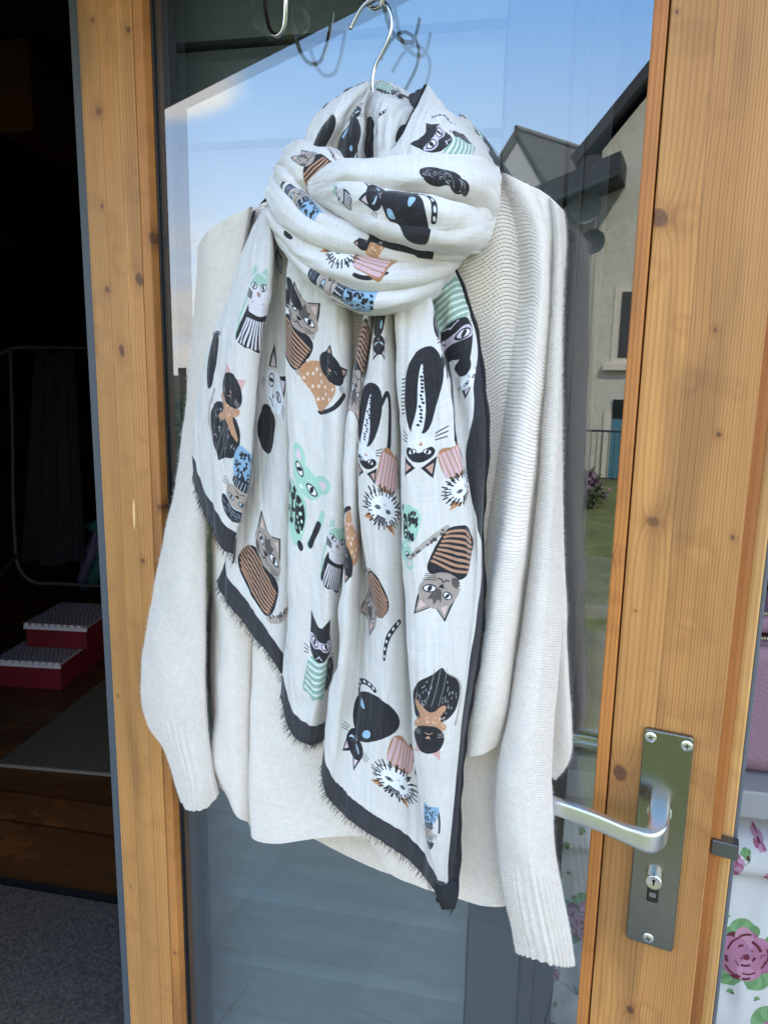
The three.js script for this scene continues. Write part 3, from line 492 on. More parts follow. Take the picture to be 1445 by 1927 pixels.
  part('gable_wall', gw, std(0.33, 0.33, 0.32, 0.95), F);
  part('side_wall', quadG(re, low(re, -0.2), low(re2, -0.2), re2), std(0.33, 0.33, 0.32, 0.95), F);
  part('side_wall', quadG(le, low(le, -0.2), low(le2, -0.2), le2), std(0.33, 0.33, 0.32, 0.95), F);
  const o = V(0, 0.16, 0), ex = (p) => p.clone().addScaledVector(B2, -0.05).add(o).add(p.clone().sub(pk).multiplyScalar(0.12));
  const pk0 = pk.clone().addScaledVector(B2, -0.05).add(o), pk2 = rr.clone().add(o);
  for (const e of [le, re]) {
    const a = pk0, b = ex(e), c = ex(e).addScaledVector(B2, 1.05), d = pk2;
    const th = V(0, -0.14, 0), A2 = a.clone().add(th), Bb = b.clone().add(th), C2 = c.clone().add(th), D2 = d.clone().add(th);
    part('roof', mergeGeometries([quadG(a, b, c, d), quadG(A2, D2, C2, Bb), quadG(a, A2, Bb, b), quadG(b, Bb, C2, c)]), std(1, 1, 1, 0.8, { map: slateT, side: 2 }), F);
  }
  part('ridge', tube([pk0, pk2], 0.09, 4, 8), std(0.16, 0.16, 0.16, 0.8), F);
  // boarded fence, shrubs
  const fence = thing('garden_fence', 'weathered brown board fence along the far side of the lawn', 'fence');
  const fb = new THREE.BoxGeometry(0.14, 1.75, 0.02), fm = [0, 1, 2].map((k) => std(0.075 + 0.02 * k, 0.05 + 0.012 * k, 0.034 + 0.008 * k, 0.9));
  for (let k = 0; k < 62; k++) { const m = part('fence_board', fb, fm[k % 3], fence); m.position.set(-14 + k * 0.15, 0.72 + R(-0.01, 0.01), 9.2 + (k % 2) * 0.022); }
  for (let k = 0; k < 6; k++) part('fence_post', box(-14 + k * 1.85, -13.9 + k * 1.85, -0.16, 1.72, 9.26, 9.36), fm[0], fence);
  const leafG = new THREE.BufferGeometry(); leafG.setAttribute('position', new THREE.Float32BufferAttribute([0, 0, 0, 0.035, 0.06, 0.01, 0, 0.13, 0, -0.035, 0.06, 0.01], 3)); leafG.setIndex([0, 1, 2, 0, 2, 3]); leafG.computeVertexNormals();
  const shrub = (label, x, z, r, h, n, cols) => {
    const t = thing('garden_shrub', label, 'shrub', [x, -0.16, z], 0, 'shrubs round the lawn');
    for (let k = 0; k < 5; k++) part('stem', new THREE.CylinderGeometry(0.012, 0.025, h * 0.7, 6).rotateZ(R(-0.4, 0.4)).translate(R(-0.2, 0.2) * r, h * 0.33, R(-0.2, 0.2) * r), std(0.08, 0.05, 0.03, 0.9), t);
    cols.forEach((cl, q) => {
      const im = new THREE.InstancedMesh(leafG, std(...cl, 0.8, { side: 2 }), n), mm = new THREE.Matrix4(), e = new THREE.Euler(), qq = new THREE.Quaternion();
      for (let i = 0; i < n; i++) { const a = R(0, 6.283), b = Math.acos(R(-0.3, 1)), cl2 = 0.75 + 0.45 * noise(Math.cos(a) * 3 + x, Math.sin(a) * 3 + b * 2, q), k = (0.55 + 0.45 * Math.sqrt(rnd())) * cl2; e.set(R(0, 6), R(0, 6), R(0, 6)); qq.setFromEuler(e); mm.compose(V(Math.sin(b) * Math.cos(a) * r * k, h * (0.35 + 0.6 * Math.cos(b) * k), Math.sin(b) * Math.sin(a) * r * k), qq, V(1, 1, 1).multiplyScalar(R(0.7, 1.3))); im.setMatrixAt(i, mm); }
      im.name = q ? 'blossom' : 'foliage'; im.castShadow = im.receiveShadow = true; im.userData.kind = 'stuff'; t.add(im);
    });
  };
  shrub('low heather with pink blossom beside the railing', -1.9, 9.6, 0.7, 0.55, 1400, [[0.07, 0.09, 0.04], [0.20, 0.10, 0.15]]);
  shrub('rounded green shrub standing before the brown fence', -7.6, 8.0, 1.0, 1.5, 3000, [[0.06, 0.10, 0.03]]);
  shrub('taller olive green shrub at the end of the brown fence', -9.6, 8.2, 1.2, 1.9, 3500, [[0.09, 0.10, 0.03]]);
}

// ---------- hooks and hanger ----------
{
  const wire = 0.0024;
  const over = (s) => { const p = parse(s), a = p[0]; return [V(a.x - 0.006, 2.03, -0.066), V(a.x - 0.006, 2.071, -0.064), V(a.x - 0.006, 2.0755, -0.056), V(a.x - 0.006, 2.0755, -0.006), V(a.x - 0.005, 2.071, 0.0035), V(a.x - 0.003, 2.03, 0.006), ...p]; };
  const h1 = thing('door_hook', 'chrome wire hook hanging over the door top, left of the hanger', 'hook', [0, 0, 0], 0, 'wire hooks over the door top');
  part('wire', tube(over('494,-60,10 499,0,12 502,30,14 510,58,17 522,67,20 533,56,23 537,30,26 538,0,29 540,-40,31 541,-62,32'), wire, 160, 12), chrome, h1);
  part('ball', new THREE.SphereGeometry(0.0062, 24, 16).translate(...at(541, -70, 32).toArray()), chrome, h1);
  const h2 = thing('door_hook', 'chrome wire hook that carries the coat hanger', 'hook', [0, 0, 0], 0, 'wire hooks over the door top');
  part('wire', tube(over('676,-80,10 682,-30,11 688,0,13 697,13,17 708,16,21 718,8,25 722,-20,28 724,-50,30'), wire, 160, 12), chrome, h2);
  part('ball', new THREE.SphereGeometry(0.0062, 24, 16).translate(...at(724, -60, 30).toArray()), chrome, h2);
  const hg = thing('coat_hanger', 'coat hanger with shiny steel hook and black shoulders inside the sweater', 'hanger');
  part('hook', tube(parse('660,52,20 668,36,20 678,18,20 692,3,20 706,-3,20 722,4,20 734,22,20 737,45,20 731,72,20 719,98,20 707,122,20 702,142,20 701,170,20 702,230,20 702,300,20'), 0.0019, 140, 14), chrome, hg);
  const tip = at(660, 52, 20 / 1000);
  part('tip', new THREE.SphereGeometry(0.0024, 16, 12).translate(tip.x, tip.y, tip.z), chrome, hg);
  const plastic = std(0.012, 0.012, 0.014, 0.35);
  part('shoulder_bar', tube(parse('404,474,8 440,450,12 476,418,17 520,372,20 600,315,22 702,296,22 800,300,22 880,318,22 960,362,16 1030,406,12 1048,428,10'), 0.0075, 90, 14), plastic, hg);
}

// ---------- sweater ----------
{
  const knitH = (u, v) => { // 8 stitches by 8 rows: rows of little loops with a dark gap between rows
    const r = v * 8, row = Math.floor(r), f = r - row, c = u * 8 + (row % 2) * 0.5, g = c - Math.floor(c);
    const yarn = step(0, 0.2, f) * step(1, 0.8, f) * (0.72 + 0.28 * Math.abs(Math.sin(Math.PI * (g + 0.35 * (f - 0.5)))));
    const hole = Math.exp(-((g - 0.5) ** 2 / 0.03 + (f - 0.02) ** 2 / 0.02)) + Math.exp(-((g - 0.5) ** 2 / 0.03 + (f - 0.98) ** 2 / 0.02));
    const fz = 0.22 * (hash(u * 256 | 0, v * 256 | 0, 6) - 0.5);
    const q = clamp(0.15 + 0.75 * yarn - 0.2 * hole + fz) * 255; return [q, q, q];
  };
  const knit = dtex(256, 256, knitH, false, [1 / 0.0256, 1 / 0.0300]);
  const scaled = (k) => { if (k === 1) return knit; const t = knit.clone(); t.repeat.set(1 / 0.0256 / k, 1 / 0.03 / k); t.needsUpdate = true; return t; };
  const wool = dtex(256, 256, (u, v) => { const n = fbm(u * 30, v * 30, 3, 4), h = hash(u * 256 | 0, v * 256 | 0, 9); const k = 243 + 14 * (n - 0.5) + 24 * (h - 0.5); return [k, k * 0.955, k * 0.9]; }, true, [8, 8]);
  const holesOf = (a, b) => dtex(256, 256, (u, v) => { const r = v * 8, row = Math.round(r), f = r - row, c = u * 8 + (row % 2) * 0.5, g = c - Math.floor(c) - 0.5; const q = (g / a) ** 2 + (f / b) ** 2 < 1 ? 0 : 255; return [q, q, q]; }, false, [1 / 0.0256, 1 / 0.0300]);
  const mk = (bump, open, k = 1) => phy(0.98, 0.98, 0.98, 0.95, { ...(open ? { alphaMap: open, alphaTest: 0.5 } : {}), map: wool, bumpMap: scaled(k), bumpScale: bump, sheen: 0.15, sheenColor: new THREE.Color(1, 0.98, 0.95), sheenRoughness: 0.6, side: THREE.DoubleSide });
  const mOpen = [[0.28, 0.095], [0.25, 0.085], [0.22, 0.075], [0.18, 0.065], [0.14, 0.055], [0.1, 0.045]].map(([a, b]) => mk(0.0008, holesOf(a, b))).concat(mk(0.0010, null, 0.75)), mFine = mk(0.0013, null, 0.7);
  const lumps = (a, f = 60) => (u, v, x, y) => a * (fbm(x * f + 3, y * f * 0.6, 13, 3) - 0.5);
  const sw = thing('sweater', 'loose cream knitted batwing sweater hanging on the coat hanger before the glass', 'sweater');
  const rib = (v0, freq, amp) => (u, v, x, y) => step(v0 - 0.03, v0 + 0.02, v) * amp * Math.sin(u * freq) + 0.007 * (fbm(x * 19 + 3, y * 11 + x * 8, 13, 4) - 0.5);
  const fuzzOf = [];
  const add = (name, s, m, label) => { const g = part(name, sheetGeo(s, true, m.length && [[0.22, 0], [0.32, 1], [0.4, 2], [0.47, 3], [0.54, 4], [0.61, 5], [1, 6]]), m, sw, label); fuzzOf.push(s); return g; };

  add('sleeve', sheet([
    '374,468,28 371,520,30 367,600,30 356,700,30 346,800,30 334,890,30 316,980,30 297,1080,30 279,1180,30 268,1270,30 269,1330,30 283,1372,30 306,1405,30 320,1440,30 330,1475,30 341,1511,32',
    '378,450,42 377,520,46 374,600,48 364,700,48 354,800,48 342,890,50 325,980,52 305,1080,54 286,1180,55 276,1270,55 278,1330,53 292,1372,50 313,1405,48 325,1440,47 335,1475,46 344,1514,45',
    '388,434,52 392,520,58 388,650,60 375,780,62 360,900,64 341,1020,67 320,1140,70 305,1240,70 305,1320,68 318,1380,63 334,1430,59 345,1480,56 350,1524,54',
    '424,411,58 418,520,62 408,650,63 396,780,64 381,900,67 362,1020,71 346,1140,74 337,1240,74 338,1320,71 346,1390,66 358,1440,62 366,1480,60 368,1526,56',
    '455,397,60 438,520,62 420,650,62 406,780,62 392,900,64 377,1020,67 368,1140,70 363,1240,71 365,1320,68 371,1390,64 379,1440,60 386,1480,57 390,1519,52',
    '470,390,57 450,520,58 430,650,57 415,780,57 401,900,58 389,1000,60 387,1100,62 386,1200,63 387,1300,61 392,1380,57 397,1430,53 403,1470,50 409,1497,45',
    '475,395,30 450,520,30 430,650,30 412,800,30 396,900,30 384,1000,30 380,1200,30 382,1350,30 391,1430,30 399,1470,30 404,1495,32',
    '430,430,14 410,650,14 372,1000,14 345,1250,14 352,1380,14 360,1450,16 372,1518,24',
  ], { nu: 220, nv: 260, closed: true, disp: rib(0.83, 150, 0.0011) }), mFine);

  add('body', sheet([
    '480,392,20 455,520,25 432,700,28 410,850,28 400,1000,28 402,1200,28 402,1350,28 399,1440,28 403,1472,28',
    '500,380,45 470,520,50 448,700,50 428,850,48 412,1000,48 410,1200,48 408,1350,46 402,1440,45 424,1493,41',
    '520,375,55 500,520,60 490,700,60 460,900,60 442,1050,60 436,1200,60 436,1350,60 440,1450,57 447,1538,54',
    '545,375,50 540,600,52 520,800,50 490,1000,50 474,1150,50 466,1300,50 467,1450,48 468,1549,45',
    '556,375,50 548,600,50 528,800,48 498,1000,46 482,1150,42 474,1300,42 472,1450,42 472,1558,42',
    '570,375,55 560,600,60 540,800,60 506,1000,60 487,1150,62 477,1300,64 471,1450,63 472,1576,60',
    '600,375,60 600,600,65 580,900,66 555,1150,69 535,1350,71 520,1500,70 510,1588,68',
    '650,375,60 650,700,60 640,1000,60 625,1250,62 615,1450,64 610,1577,63',
    '700,375,58 700,700,55 690,1100,55 690,1400,52 690,1579,50',
    '750,375,55 750,700,53 745,1100,52 735,1400,49 730,1641,50',
    '800,375,55 800,700,55 800,1100,53 800,1400,52 790,1668,54',
    '850,370,52 860,700,55 865,1100,50 870,1400,48 858,1690,51',
    '895,350,50 900,500,56 915,700,52 920,1000,48 915,1300,44 910,1500,44 910,1705,45',
    '930,326,46 948,460,55 950,700,50 945,1000,44 940,1250,40 940,1450,36 957,1704,36',
    '985,345,34 1000,500,36 1000,800,33 990,1100,28 985,1400,24 985,1690,20',
    '985,345,10 1000,800,0 985,1400,0 985,1690,4',
    '720,350,4 720,900,-4 700,1300,-4 720,1640,4',
    '480,392,4 420,850,0 402,1300,0 420,1480,8',
  ], { nu: 340, nv: 260, closed: true, disp: lumps(0.0055, 24) }), mOpen);

  add('sleeve', sheet([
    '932,330,30 960,400,36 975,520,40 965,620,40 945,790,44 920,977,48 900,1128,50 885,1230,52 872,1320,52 866,1400,50',
    '940,325,46 978,420,54 992,520,58 985,620,62 963,790,66 938,977,70 915,1128,73 898,1230,75 880,1320,74 869,1414,68',
    '950,326,56 996,425,64 1006,520,72 1000,620,77 978,790,84 954,977,90 933,1128,95 918,1230,95 900,1320,92 880,1424,84',
    '975,338,60 1014,428,68 1020,520,76 1013,620,80 996,790,86 975,977,92 956,1128,96 942,1230,96 925,1330,93 906,1420,84',
    '998,350,58 1026,430,64 1028,520,70 1024,620,70 1010,790,73 992,977,76 974,1128,79 961,1240,79 948,1335,77 931,1405,70',
    '1010,355,58 1032,432,62 1033,520,63 1032,620,60 1019,790,55 1002,977,52 986,1128,53 972,1250,55 959,1335,57 946,1394,58',
    '1035,372,48 1046,432,50 1042,520,46 1040,620,40 1035,790,36 1030,977,36 1020,1128,36 1012,1250,36 1005,1360,36 1000,1420,36',
    '1058,394,34 1063,440,34 1056,520,32 1054,620,30 1055,800,30 1059,1000,34 1062,1128,36 1065,1250,40 1071,1370,38 1072,1415,34 1063,1446,30 1043,1468,28',
    '1056,398,12 1060,445,8 1050,620,4 1050,1000,2 1058,1250,2 1066,1400,6 1040,1466,16',
    '980,350,6 1000,620,2 980,1000,0 960,1300,0 930,1400,20',
  ], { nu: 220, nv: 240, closed: true, disp: lumps(0.0034, 26) }), mOpen);

  add('sleeve', sheet([
    '1027,372,44 1035,430,50 1033,600,52 1020,790,53 1003,977,54 984,1160,58 964,1300,62 944,1400,66 934,1470,68 931,1530,68 938,1600,66 950,1680,62 962,1740,58 973,1792,54',
    '1032,374,54 1040,432,60 1038,600,62 1026,790,63 1010,977,66 992,1160,72 974,1300,79 955,1400,84 945,1470,86 942,1530,86 949,1600,84 961,1680,78 973,1740,73 982,1797,66',
    '1040,380,59 1048,440,66 1046,600,68 1038,790,70 1024,977,74 1008,1160,81 992,1300,88 976,1400,93 966,1480,95 964,1560,95 972,1640,91 986,1720,84 1004,1804,74',
    '1050,386,58 1055,440,64 1053,600,65 1049,790,67 1040,977,71 1028,1160,77 1016,1300,85 1004,1400,92 995,1480,95 995,1560,96 1003,1640,92 1018,1720,85 1038,1814,74',
    '1058,392,48 1062,440,52 1055,600,52 1055,790,52 1052,977,56 1046,1160,62 1038,1300,70 1029,1400,77 1022,1480,81 1022,1560,82 1030,1640,79 1045,1720,72 1064,1820,62',
    '1061,396,36 1064,442,38 1055,600,36 1056,790,36 1058,977,40 1057,1160,46 1051,1300,52 1043,1400,57 1038,1480,61 1041,1560,61 1049,1640,59 1062,1720,54 1081,1817,47',
    '1050,392,26 1052,445,26 1048,600,26 1044,790,26 1040,977,28 1036,1160,36 1028,1300,44 1020,1400,49 1014,1480,52 1018,1560,52 1028,1640,48 1042,1720,43 1060,1814,38',
    '1036,380,30 1040,440,34 1038,600,36 1028,790,36 1015,977,40 1002,1160,46 985,1300,52 966,1400,56 956,1480,56 954,1560,55 962,1640,52 975,1720,46 990,1796,42',
  ], { nu: 200, nv: 300, closed: true, disp: ((f) => (u, v, x, y) => f(u, v, x, y) + 0.0013 * Math.exp(-(((u - 0.3) / 0.009) ** 2)) * (0.8 + 0.2 * Math.sin(v * 700)))(rib(0.855, 150, 0.0011)) }), mFine);

  // fuzz: short wool hairs standing off the knit
  const hair = new THREE.ConeGeometry(0.00009, 1, 3, 1, true).translate(0, 0.5, 0), spots = [];
  for (const s of fuzzOf) { const N = normalsOf(s); for (let k = 0; k < 22000; k++) { const j = Math.floor(R(1, s.nv)), i = Math.floor(R(1, s.n - 1)); spots.push([s.P[j][i], N[j][i]]); } }
  const im = new THREE.InstancedMesh(hair, std(0.93, 0.91, 0.87, 1), spots.length), q = new THREE.Quaternion(), mm = new THREE.Matrix4();
  spots.forEach(([p, nn], k) => { const d = nn.clone().add(V(R(-1, 1), R(-1, 1), R(-1, 1)).multiplyScalar(1.0)).normalize(), l = R(0.0015, 0.0055); q.setFromUnitVectors(V(0, 1, 0), d); mm.compose(p.clone().add(V(R(-0.001, 0.001), R(-0.001, 0.001), 0)), q, V(1, l, 1)); im.setMatrixAt(k, mm); });
  im.name = 'wool_fuzz'; im.userData.kind = 'stuff'; sw.add(im);
}

// ---------- the print: cats drawn in cloth units (100 = about a cat's height) ----------
const K = '#17161a';
function blob(c, col, p) { c.fillStyle = col; c.beginPath(); p = p.map(([x, y]) => [x + R(-1.3, 1.3), y + R(-1.3, 1.3)]); const n = p.length, m = (a, b) => [(a[0] + b[0]) / 2, (a[1] + b[1]) / 2]; let s = m(p[n - 1], p[0]); c.moveTo(...s); for (let i = 0; i < n; i++) { const e = m(p[i], p[(i + 1) % n]); c.quadraticCurveTo(p[i][0], p[i][1], e[0], e[1]); } c.closePath(); c.fill(); }
function poly(c, col, p) { c.fillStyle = col; c.beginPath(); p.forEach((q, i) => (i ? c.lineTo(...q) : c.moveTo(...q))); c.closePath(); c.fill(); }
function line(c, col, w, p) { c.strokeStyle = col; c.lineWidth = w; c.lineCap = 'round'; c.lineJoin = 'round'; c.beginPath(); c.moveTo(...p[0]); for (let i = 1; i < p.length - 1; i++) { const e = i === p.length - 2 ? p[i + 1] : [(p[i][0] + p[i + 1][0]) / 2, (p[i][1] + p[i + 1][1]) / 2]; c.quadraticCurveTo(p[i][0], p[i][1], e[0], e[1]); } if (p.length === 2) c.lineTo(...p[1]); c.stroke(); }
function ell(c, col, x, y, a, b, r = 0) { c.fillStyle = col; c.beginPath(); c.ellipse(x, y, a, b, r, 0, 7); c.fill(); }
function eye(c, x, y, s, r, iris = '#f1eff0') { ell(c, K, x, y, s * 1.15, s * 0.8, r); ell(c, iris, x, y, s * 0.95, s * 0.58, r); ell(c, K, x, y, s * 0.34, s * 0.56, r); }
function whisk(c, x, y, dx, dy, l, col = K, n = 3) { for (let k = 0; k < n; k++) line(c, col, 1.3, [[x, y + k * 4], [x + dx * l, y + k * 4 + dy * l + (k - 1) * 2]]); }
function ears(c, x, y, r, col, inner) { for (const s of [-1, 1]) { poly(c, col, [[x + s * r * 0.95, y - r * 0.1], [x + s * r * 0.85, y - r * 1.35], [x + s * r * 0.15, y - r * 0.75]]); if (inner) poly(c, inner, [[x + s * r * 0.82, y - r * 0.45], [x + s * r * 0.78, y - r * 1.12], [x + s * r * 0.4, y - r * 0.72]]); } }
const stripesIn = (c, col, w, n, f) => { for (let k = 0; k < n; k++) line(c, col, w, f(k / (n - 1))); };
const CATS = {
  bandit(c) {
    blob(c, K, [[24, -8], [44, 0], [50, 30], [40, 52], [28, 62], [24, 30]]); for (let k = 0; k < 26; k++) { const x = R(31, 45), y = R(4, 48); line(c, '#b9b9bb', 0.9, [[x, y], [x - 1, y + 4]]); }
    blob(c, '#93b3a2', [[-26, -4], [-36, 30], [-42, 66], [-20, 62], [-8, 74], [4, 66], [24, 76], [30, 30], [22, -2]]);
    stripesIn(c, '#dfe8e2', 4.2, 6, (t) => [[-26 - t * 8, 6 + t * 50], [-10, 10 + t * 52], [10, 8 + t * 53], [22, 2 + t * 56]]);
    ears(c, 0, -30, 30, K); blob(c, K, [[-32, -34], [-20, -54], [0, -50], [22, -54], [33, -34], [28, -8], [0, 8], [-27, -6]]);
    blob(c, '#cfc3d2', [[-31, -36], [-16, -34], [0, -26], [16, -34], [32, -36], [30, -18], [14, -12], [0, -20], [-14, -12], [-29, -18]]);
    eye(c, -15, -25, 9.5, 0.35, '#e6e0e8'); eye(c, 16, -25, 9.5, -0.25, '#e6e0e8'); line(c, '#d9d2da', 2, [[-7, 0], [-1, -3], [0, -7], [1, -3], [8, 0]]);
    whisk(c, -30, -10, -1, 0.1, 12); whisk(c, 30, -8, 1, 0.1, 12);
  },
  beige(c) {
    line(c, '#b3a79c', 8, [[18, 66], [34, 48], [46, 26], [54, 10]]); for (let k = 0; k < 16; k++) { const t = rnd(); ell(c, '#4a4240', 20 + t * 32 + R(-2, 2), 62 - t * 48 + R(-3, 3), 1.6, 2.2, R(0, 3)); }
    blob(c, K, [[-22, -12], [-42, 8], [-48, 40], [-30, 62], [0, 72], [18, 66], [26, 34], [30, -2], [10, -8]]);
    stripesIn(c, '#b98d70', 4, 8, (t) => [[-34 - 10 * Math.sin(t * 3), 2 + t * 46], [-14, 2 + t * 58], [8, 10 + t * 54], [24 - t * 8, 14 + t * 44]]);
    ears(c, 0, -36, 28, K, '#d9b9ae'); blob(c, '#a89a8e', [[-28, -40], [-16, -58], [8, -58], [26, -44], [30, -22], [14, -2], [-10, 0], [-28, -16]]);
    ears(c, 0, -36, 25, '#a89a8e', '#dcbfb5');
    blob(c, '#5b5350', [[-10, -52], [-2, -40], [2, -54], [6, -40], [14, -46], [6, -26], [-4, -26]]); blob(c, '#5b5350', [[-26, -26], [-14, -16], [-12, -4], [-22, -10]]);
    eye(c, -14, -34, 7, 0.5); eye(c, 14, -28, 8, 0); poly(c, K, [[-6, -24], [4, -24], [-1, -17]]); line(c, K, 1.6, [[-9, -12], [-4, -10], [-1, -17], [2, -10], [8, -11]]);
    for (let k = 0; k < 4; k++) line(c, '#4a4240', 1.3, [[10 + k, -14 + k * 3], [26, -16 + k * 3]]); whisk(c, -24, -20, -1, 0, 8, '#efe9e4');
  },
  tan(c) {
    line(c, K, 7, [[4, 70], [26, 50], [40, 20], [46, -2]]);
    blob(c, '#c3916a', [[-10, -26], [-36, -8], [-46, 22], [-36, 36], [-14, 44], [2, 72], [12, 60], [30, 10], [26, -8]]);
    for (let k = 0; k < 19; k++) ell(c, '#ead2c2', -34 + (k % 5) * 13 + (k % 2) * 4, -8 + Math.floor(k / 5) * 16 + (k % 3) * 4, 2.3, 4, 0.2);
    c.save(); c.translate(12, -28); c.rotate(0.35); ears(c, 0, 0, 27, K, '#c99f8e'); ell(c, K, 0, 0, 28, 26); for (const x of [-11, 11]) { line(c, '#b9b2b0', 1.2, [[x - 3, -4], [x + 3, -3]]); } poly(c, '#d9a48a', [[-4, 4], [4, 4], [0, 9]]); line(c, '#c9b0a6', 1.2, [[-4, 12], [0, 9], [4, 13]]); c.restore(); whisk(c, 34, -14, 1, 0.6, 9);
  },
  fluffy(c) {
    line(c, K, 5, [[-30, 20], [-26, 50], [-8, 72]]);
    blob(c, '#b27f58', [[-24, 2], [-20, 40], [-22, 72], [0, 66], [20, 78], [34, 66], [32, 30], [26, -4]]);
    stripesIn(c, '#d6b3b4', 6.5, 6, (t) => [[-18 + t * 42, 8 - t * 2], [-16 + t * 42, 36], [-14 + t * 42, 62]]);
    for (const s of [-1, 1]) poly(c, '#c58a5c', [[s * 26, -52], [s * 36, -70], [s * 12, -62]]);
    ell(c, '#f2f2f6', 0, -32, 34, 30);
    for (let k = 0; k < 46; k++) { const a = k * 0.137 + R(-0.05, 0.05), r = k % 2 ? 27 : 34, l = R(8, 13); line(c, K, R(2, 3.4), [[Math.cos(a) * r, -32 + Math.sin(a) * r * 0.88], [Math.cos(a) * (r + l * 0.9), -32 + Math.sin(a) * (r + l) * 0.9 + 1]]); }
    for (let k = -4; k < 5; k++) line(c, K, 1.6, [[k * 2.6, -60], [k * 2, -48]]);
    eye(c, -11, -34, 5, 0.2, '#8b8f97'); eye(c, 12, -34, 5, -0.2, '#8b8f97'); poly(c, '#c9a3a0', [[-3, -26], [3, -26], [0, -22]]);
  },
  blue(c) {
    line(c, '#3a3a42', 7, [[-26, 58], [-40, 30], [-42, -4]]);
    blob(c, '#8fb2cf', [[-14, 2], [-26, 34], [-30, 72], [0, 66], [22, 78], [30, 50], [22, 10], [14, 0]]);
    for (let k = 0; k < 62; k++) { const x = R(-22, 22), y = R(10, 66); ell(c, K, x, y, 1.5, 3.3, R(-0.4, 0.4)); }
    blob(c, '#20242e', [[-18, -8], [-20, 12], [0, 16], [20, 12], [18, -8]]); for (let k = -3; k < 4; k++) line(c, '#c5ccd2', 1.2, [[k * 5, -6], [k * 5, 11]]);
    blob(c, '#b1a396', [[-27, -40], [-24, -12], [0, -2], [24, -12], [27, -40], [0, -54]]);
    blob(c, '#1f2430', [[-29, -40], [-24, -66], [0, -76], [24, -66], [29, -40], [0, -50]]); for (let k = 0; k < 34; k++) { const x = R(-22, 22), y = R(-68, -50); line(c, '#8f97a3', 1, [[x, y], [x + 3, y + 3], [x + 6, y]]); }
    line(c, '#d9dde2', 2, [[-28, -41], [0, -51], [28, -41]]);
    eye(c, -12, -32, 6.5, 0.1, '#bcd1e2'); eye(c, 12, -32, 6.5, -0.1, '#bcd1e2'); poly(c, K, [[-4, -24], [4, -24], [0, -18]]); line(c, K, 1.6, [[-8, -12], [0, -17], [8, -12]]); whisk(c, 24, -22, 1, -0.2, 13); whisk(c, -24, -22, -1, -0.2, 13);
  },
  mint(c) {
    line(c, '#a8d0bb', 8, [[26, 50], [34, 24], [38, 0], [40, -12]]); line(c, K, 8, [[28, 48], [33, 28], [36, 8]]);
    blob(c, '#a8d0bb', [[-22, -20], [-36, 10], [-40, 50], [-22, 68], [0, 74], [14, 60], [16, 10], [12, -14]]);
    blob(c, K, [[-6, -12], [8, -4], [16, 24], [10, 48], [-4, 52], [-8, 20]]); for (let k = 0; k < 12; k++) ell(c, k < 8 ? '#a8d0bb' : '#dfe', R(-3, 11), R(-4, 44), 1.8, 2.8);
    for (let k = 0; k < 26; k++) ell(c, K, R(-34, -10), R(-10, 54), 2.4, 6, R(0, 0.5)); ell(c, K, 12, 62, 6, 7);
    c.save(); c.translate(4, -38); c.rotate(0.3); for (const s of [-1, 1]) { ell(c, '#a8d0bb', s * 22, -18, 12, 18, s * 0.5); ell(c, '#e2cdd3', s * 23, -18, 5.5, 10, s * 0.5); } blob(c, '#a8d0bb', [[-28, -14], [0, -22], [28, -14], [26, 12], [4, 26], [-24, 14]]); eye(c, -13, -4, 8.5, 0.6); eye(c, 14, 2, 8.5, -0.1); ell(c, '#dff0e6', 0, 14, 3, 3); c.restore();
  },
  stripes(c) {
    line(c, '#a9c9b6', 5, [[-34, 56], [-38, 20], [-22, -30], [-10, -66]]);
    blob(c, K, [[-16, -14], [-30, 20], [-40, 60], [-10, 66], [0, 60], [24, 70], [34, 30], [26, -14]]);
    stripesIn(c, '#ddd8dd', 4, 5, (t) => [[-18 + t * 4, -10 + t * 14], [0, -4 + t * 14], [28, -12 + t * 16]]);
    stripesIn(c, '#ddd8dd', 4, 8, (t) => [[-16 + t * 38, 18], [-22 + t * 44, 40], [-30 + t * 56, 60]]);
    ears(c, 2, -36, 26, '#a9c9b6'); ell(c, '#dfd9de', 2, -34, 28, 25); blob(c, '#a9c9b6', [[-26, -42], [0, -62], [30, -44], [16, -30], [2, -40], [-12, -30]]); eye(c, -10, -36, 7.5, 0.3); eye(c, 15, -36, 7.5, -0.3); ell(c, '#a98580', 3, -24, 4, 4); for (let k = 0; k < 4; k++) line(c, K, 2.4, [[-26, -30 + k * 4], [-12, -24 + k * 3]]);
  },
  white(c) {
    blob(c, K, [[-18, 4], [-24, 40], [-18, 62], [0, 74], [20, 66], [20, 30], [16, 2]]);
    for (const s of [-1, 1]) { poly(c, K, [[s * 30, -42], [s * 34, -78], [s * 8, -56]]); poly(c, '#d9ccd2', [[s * 26, -46], [s * 29, -66], [s * 12, -54]]); }
    blob(c, '#f0f2f8', [[-32, -40], [0, -56], [32, -40], [28, -12], [0, 4], [-28, -12]]);
    eye(c, -14, -32, 8, 1.2); eye(c, 15, -30, 8, -0.4); blob(c, '#5b5054', [[-5, -20], [5, -20], [0, -11]]); line(c, K, 1.6, [[-8, -8], [0, -10], [6, -6]]); whisk(c, 28, -30, 1, 0.2, 10); whisk(c, -38, -20, 1, 0.3, 10);
  },
  tux(c) {
    line(c, K, 9, [[-20, 40], [-34, 66], [-46, 50], [-46, -10], [-42, -48]]);
    blob(c, K, [[-8, -34], [-18, 0], [-26, 48], [-6, 74], [22, 66], [34, 20], [24, -18], [12, -38]]);
    blob(c, '#e2e2e4', [[0, -40], [-6, -8], [2, 30], [4, 58], [10, 30], [8, -6], [16, -36]]); for (let k = 0; k < 16; k++) ell(c, K, 3 + R(-3, 3), -24 + k * 4.6, 2.4, 1.4, 0.5);
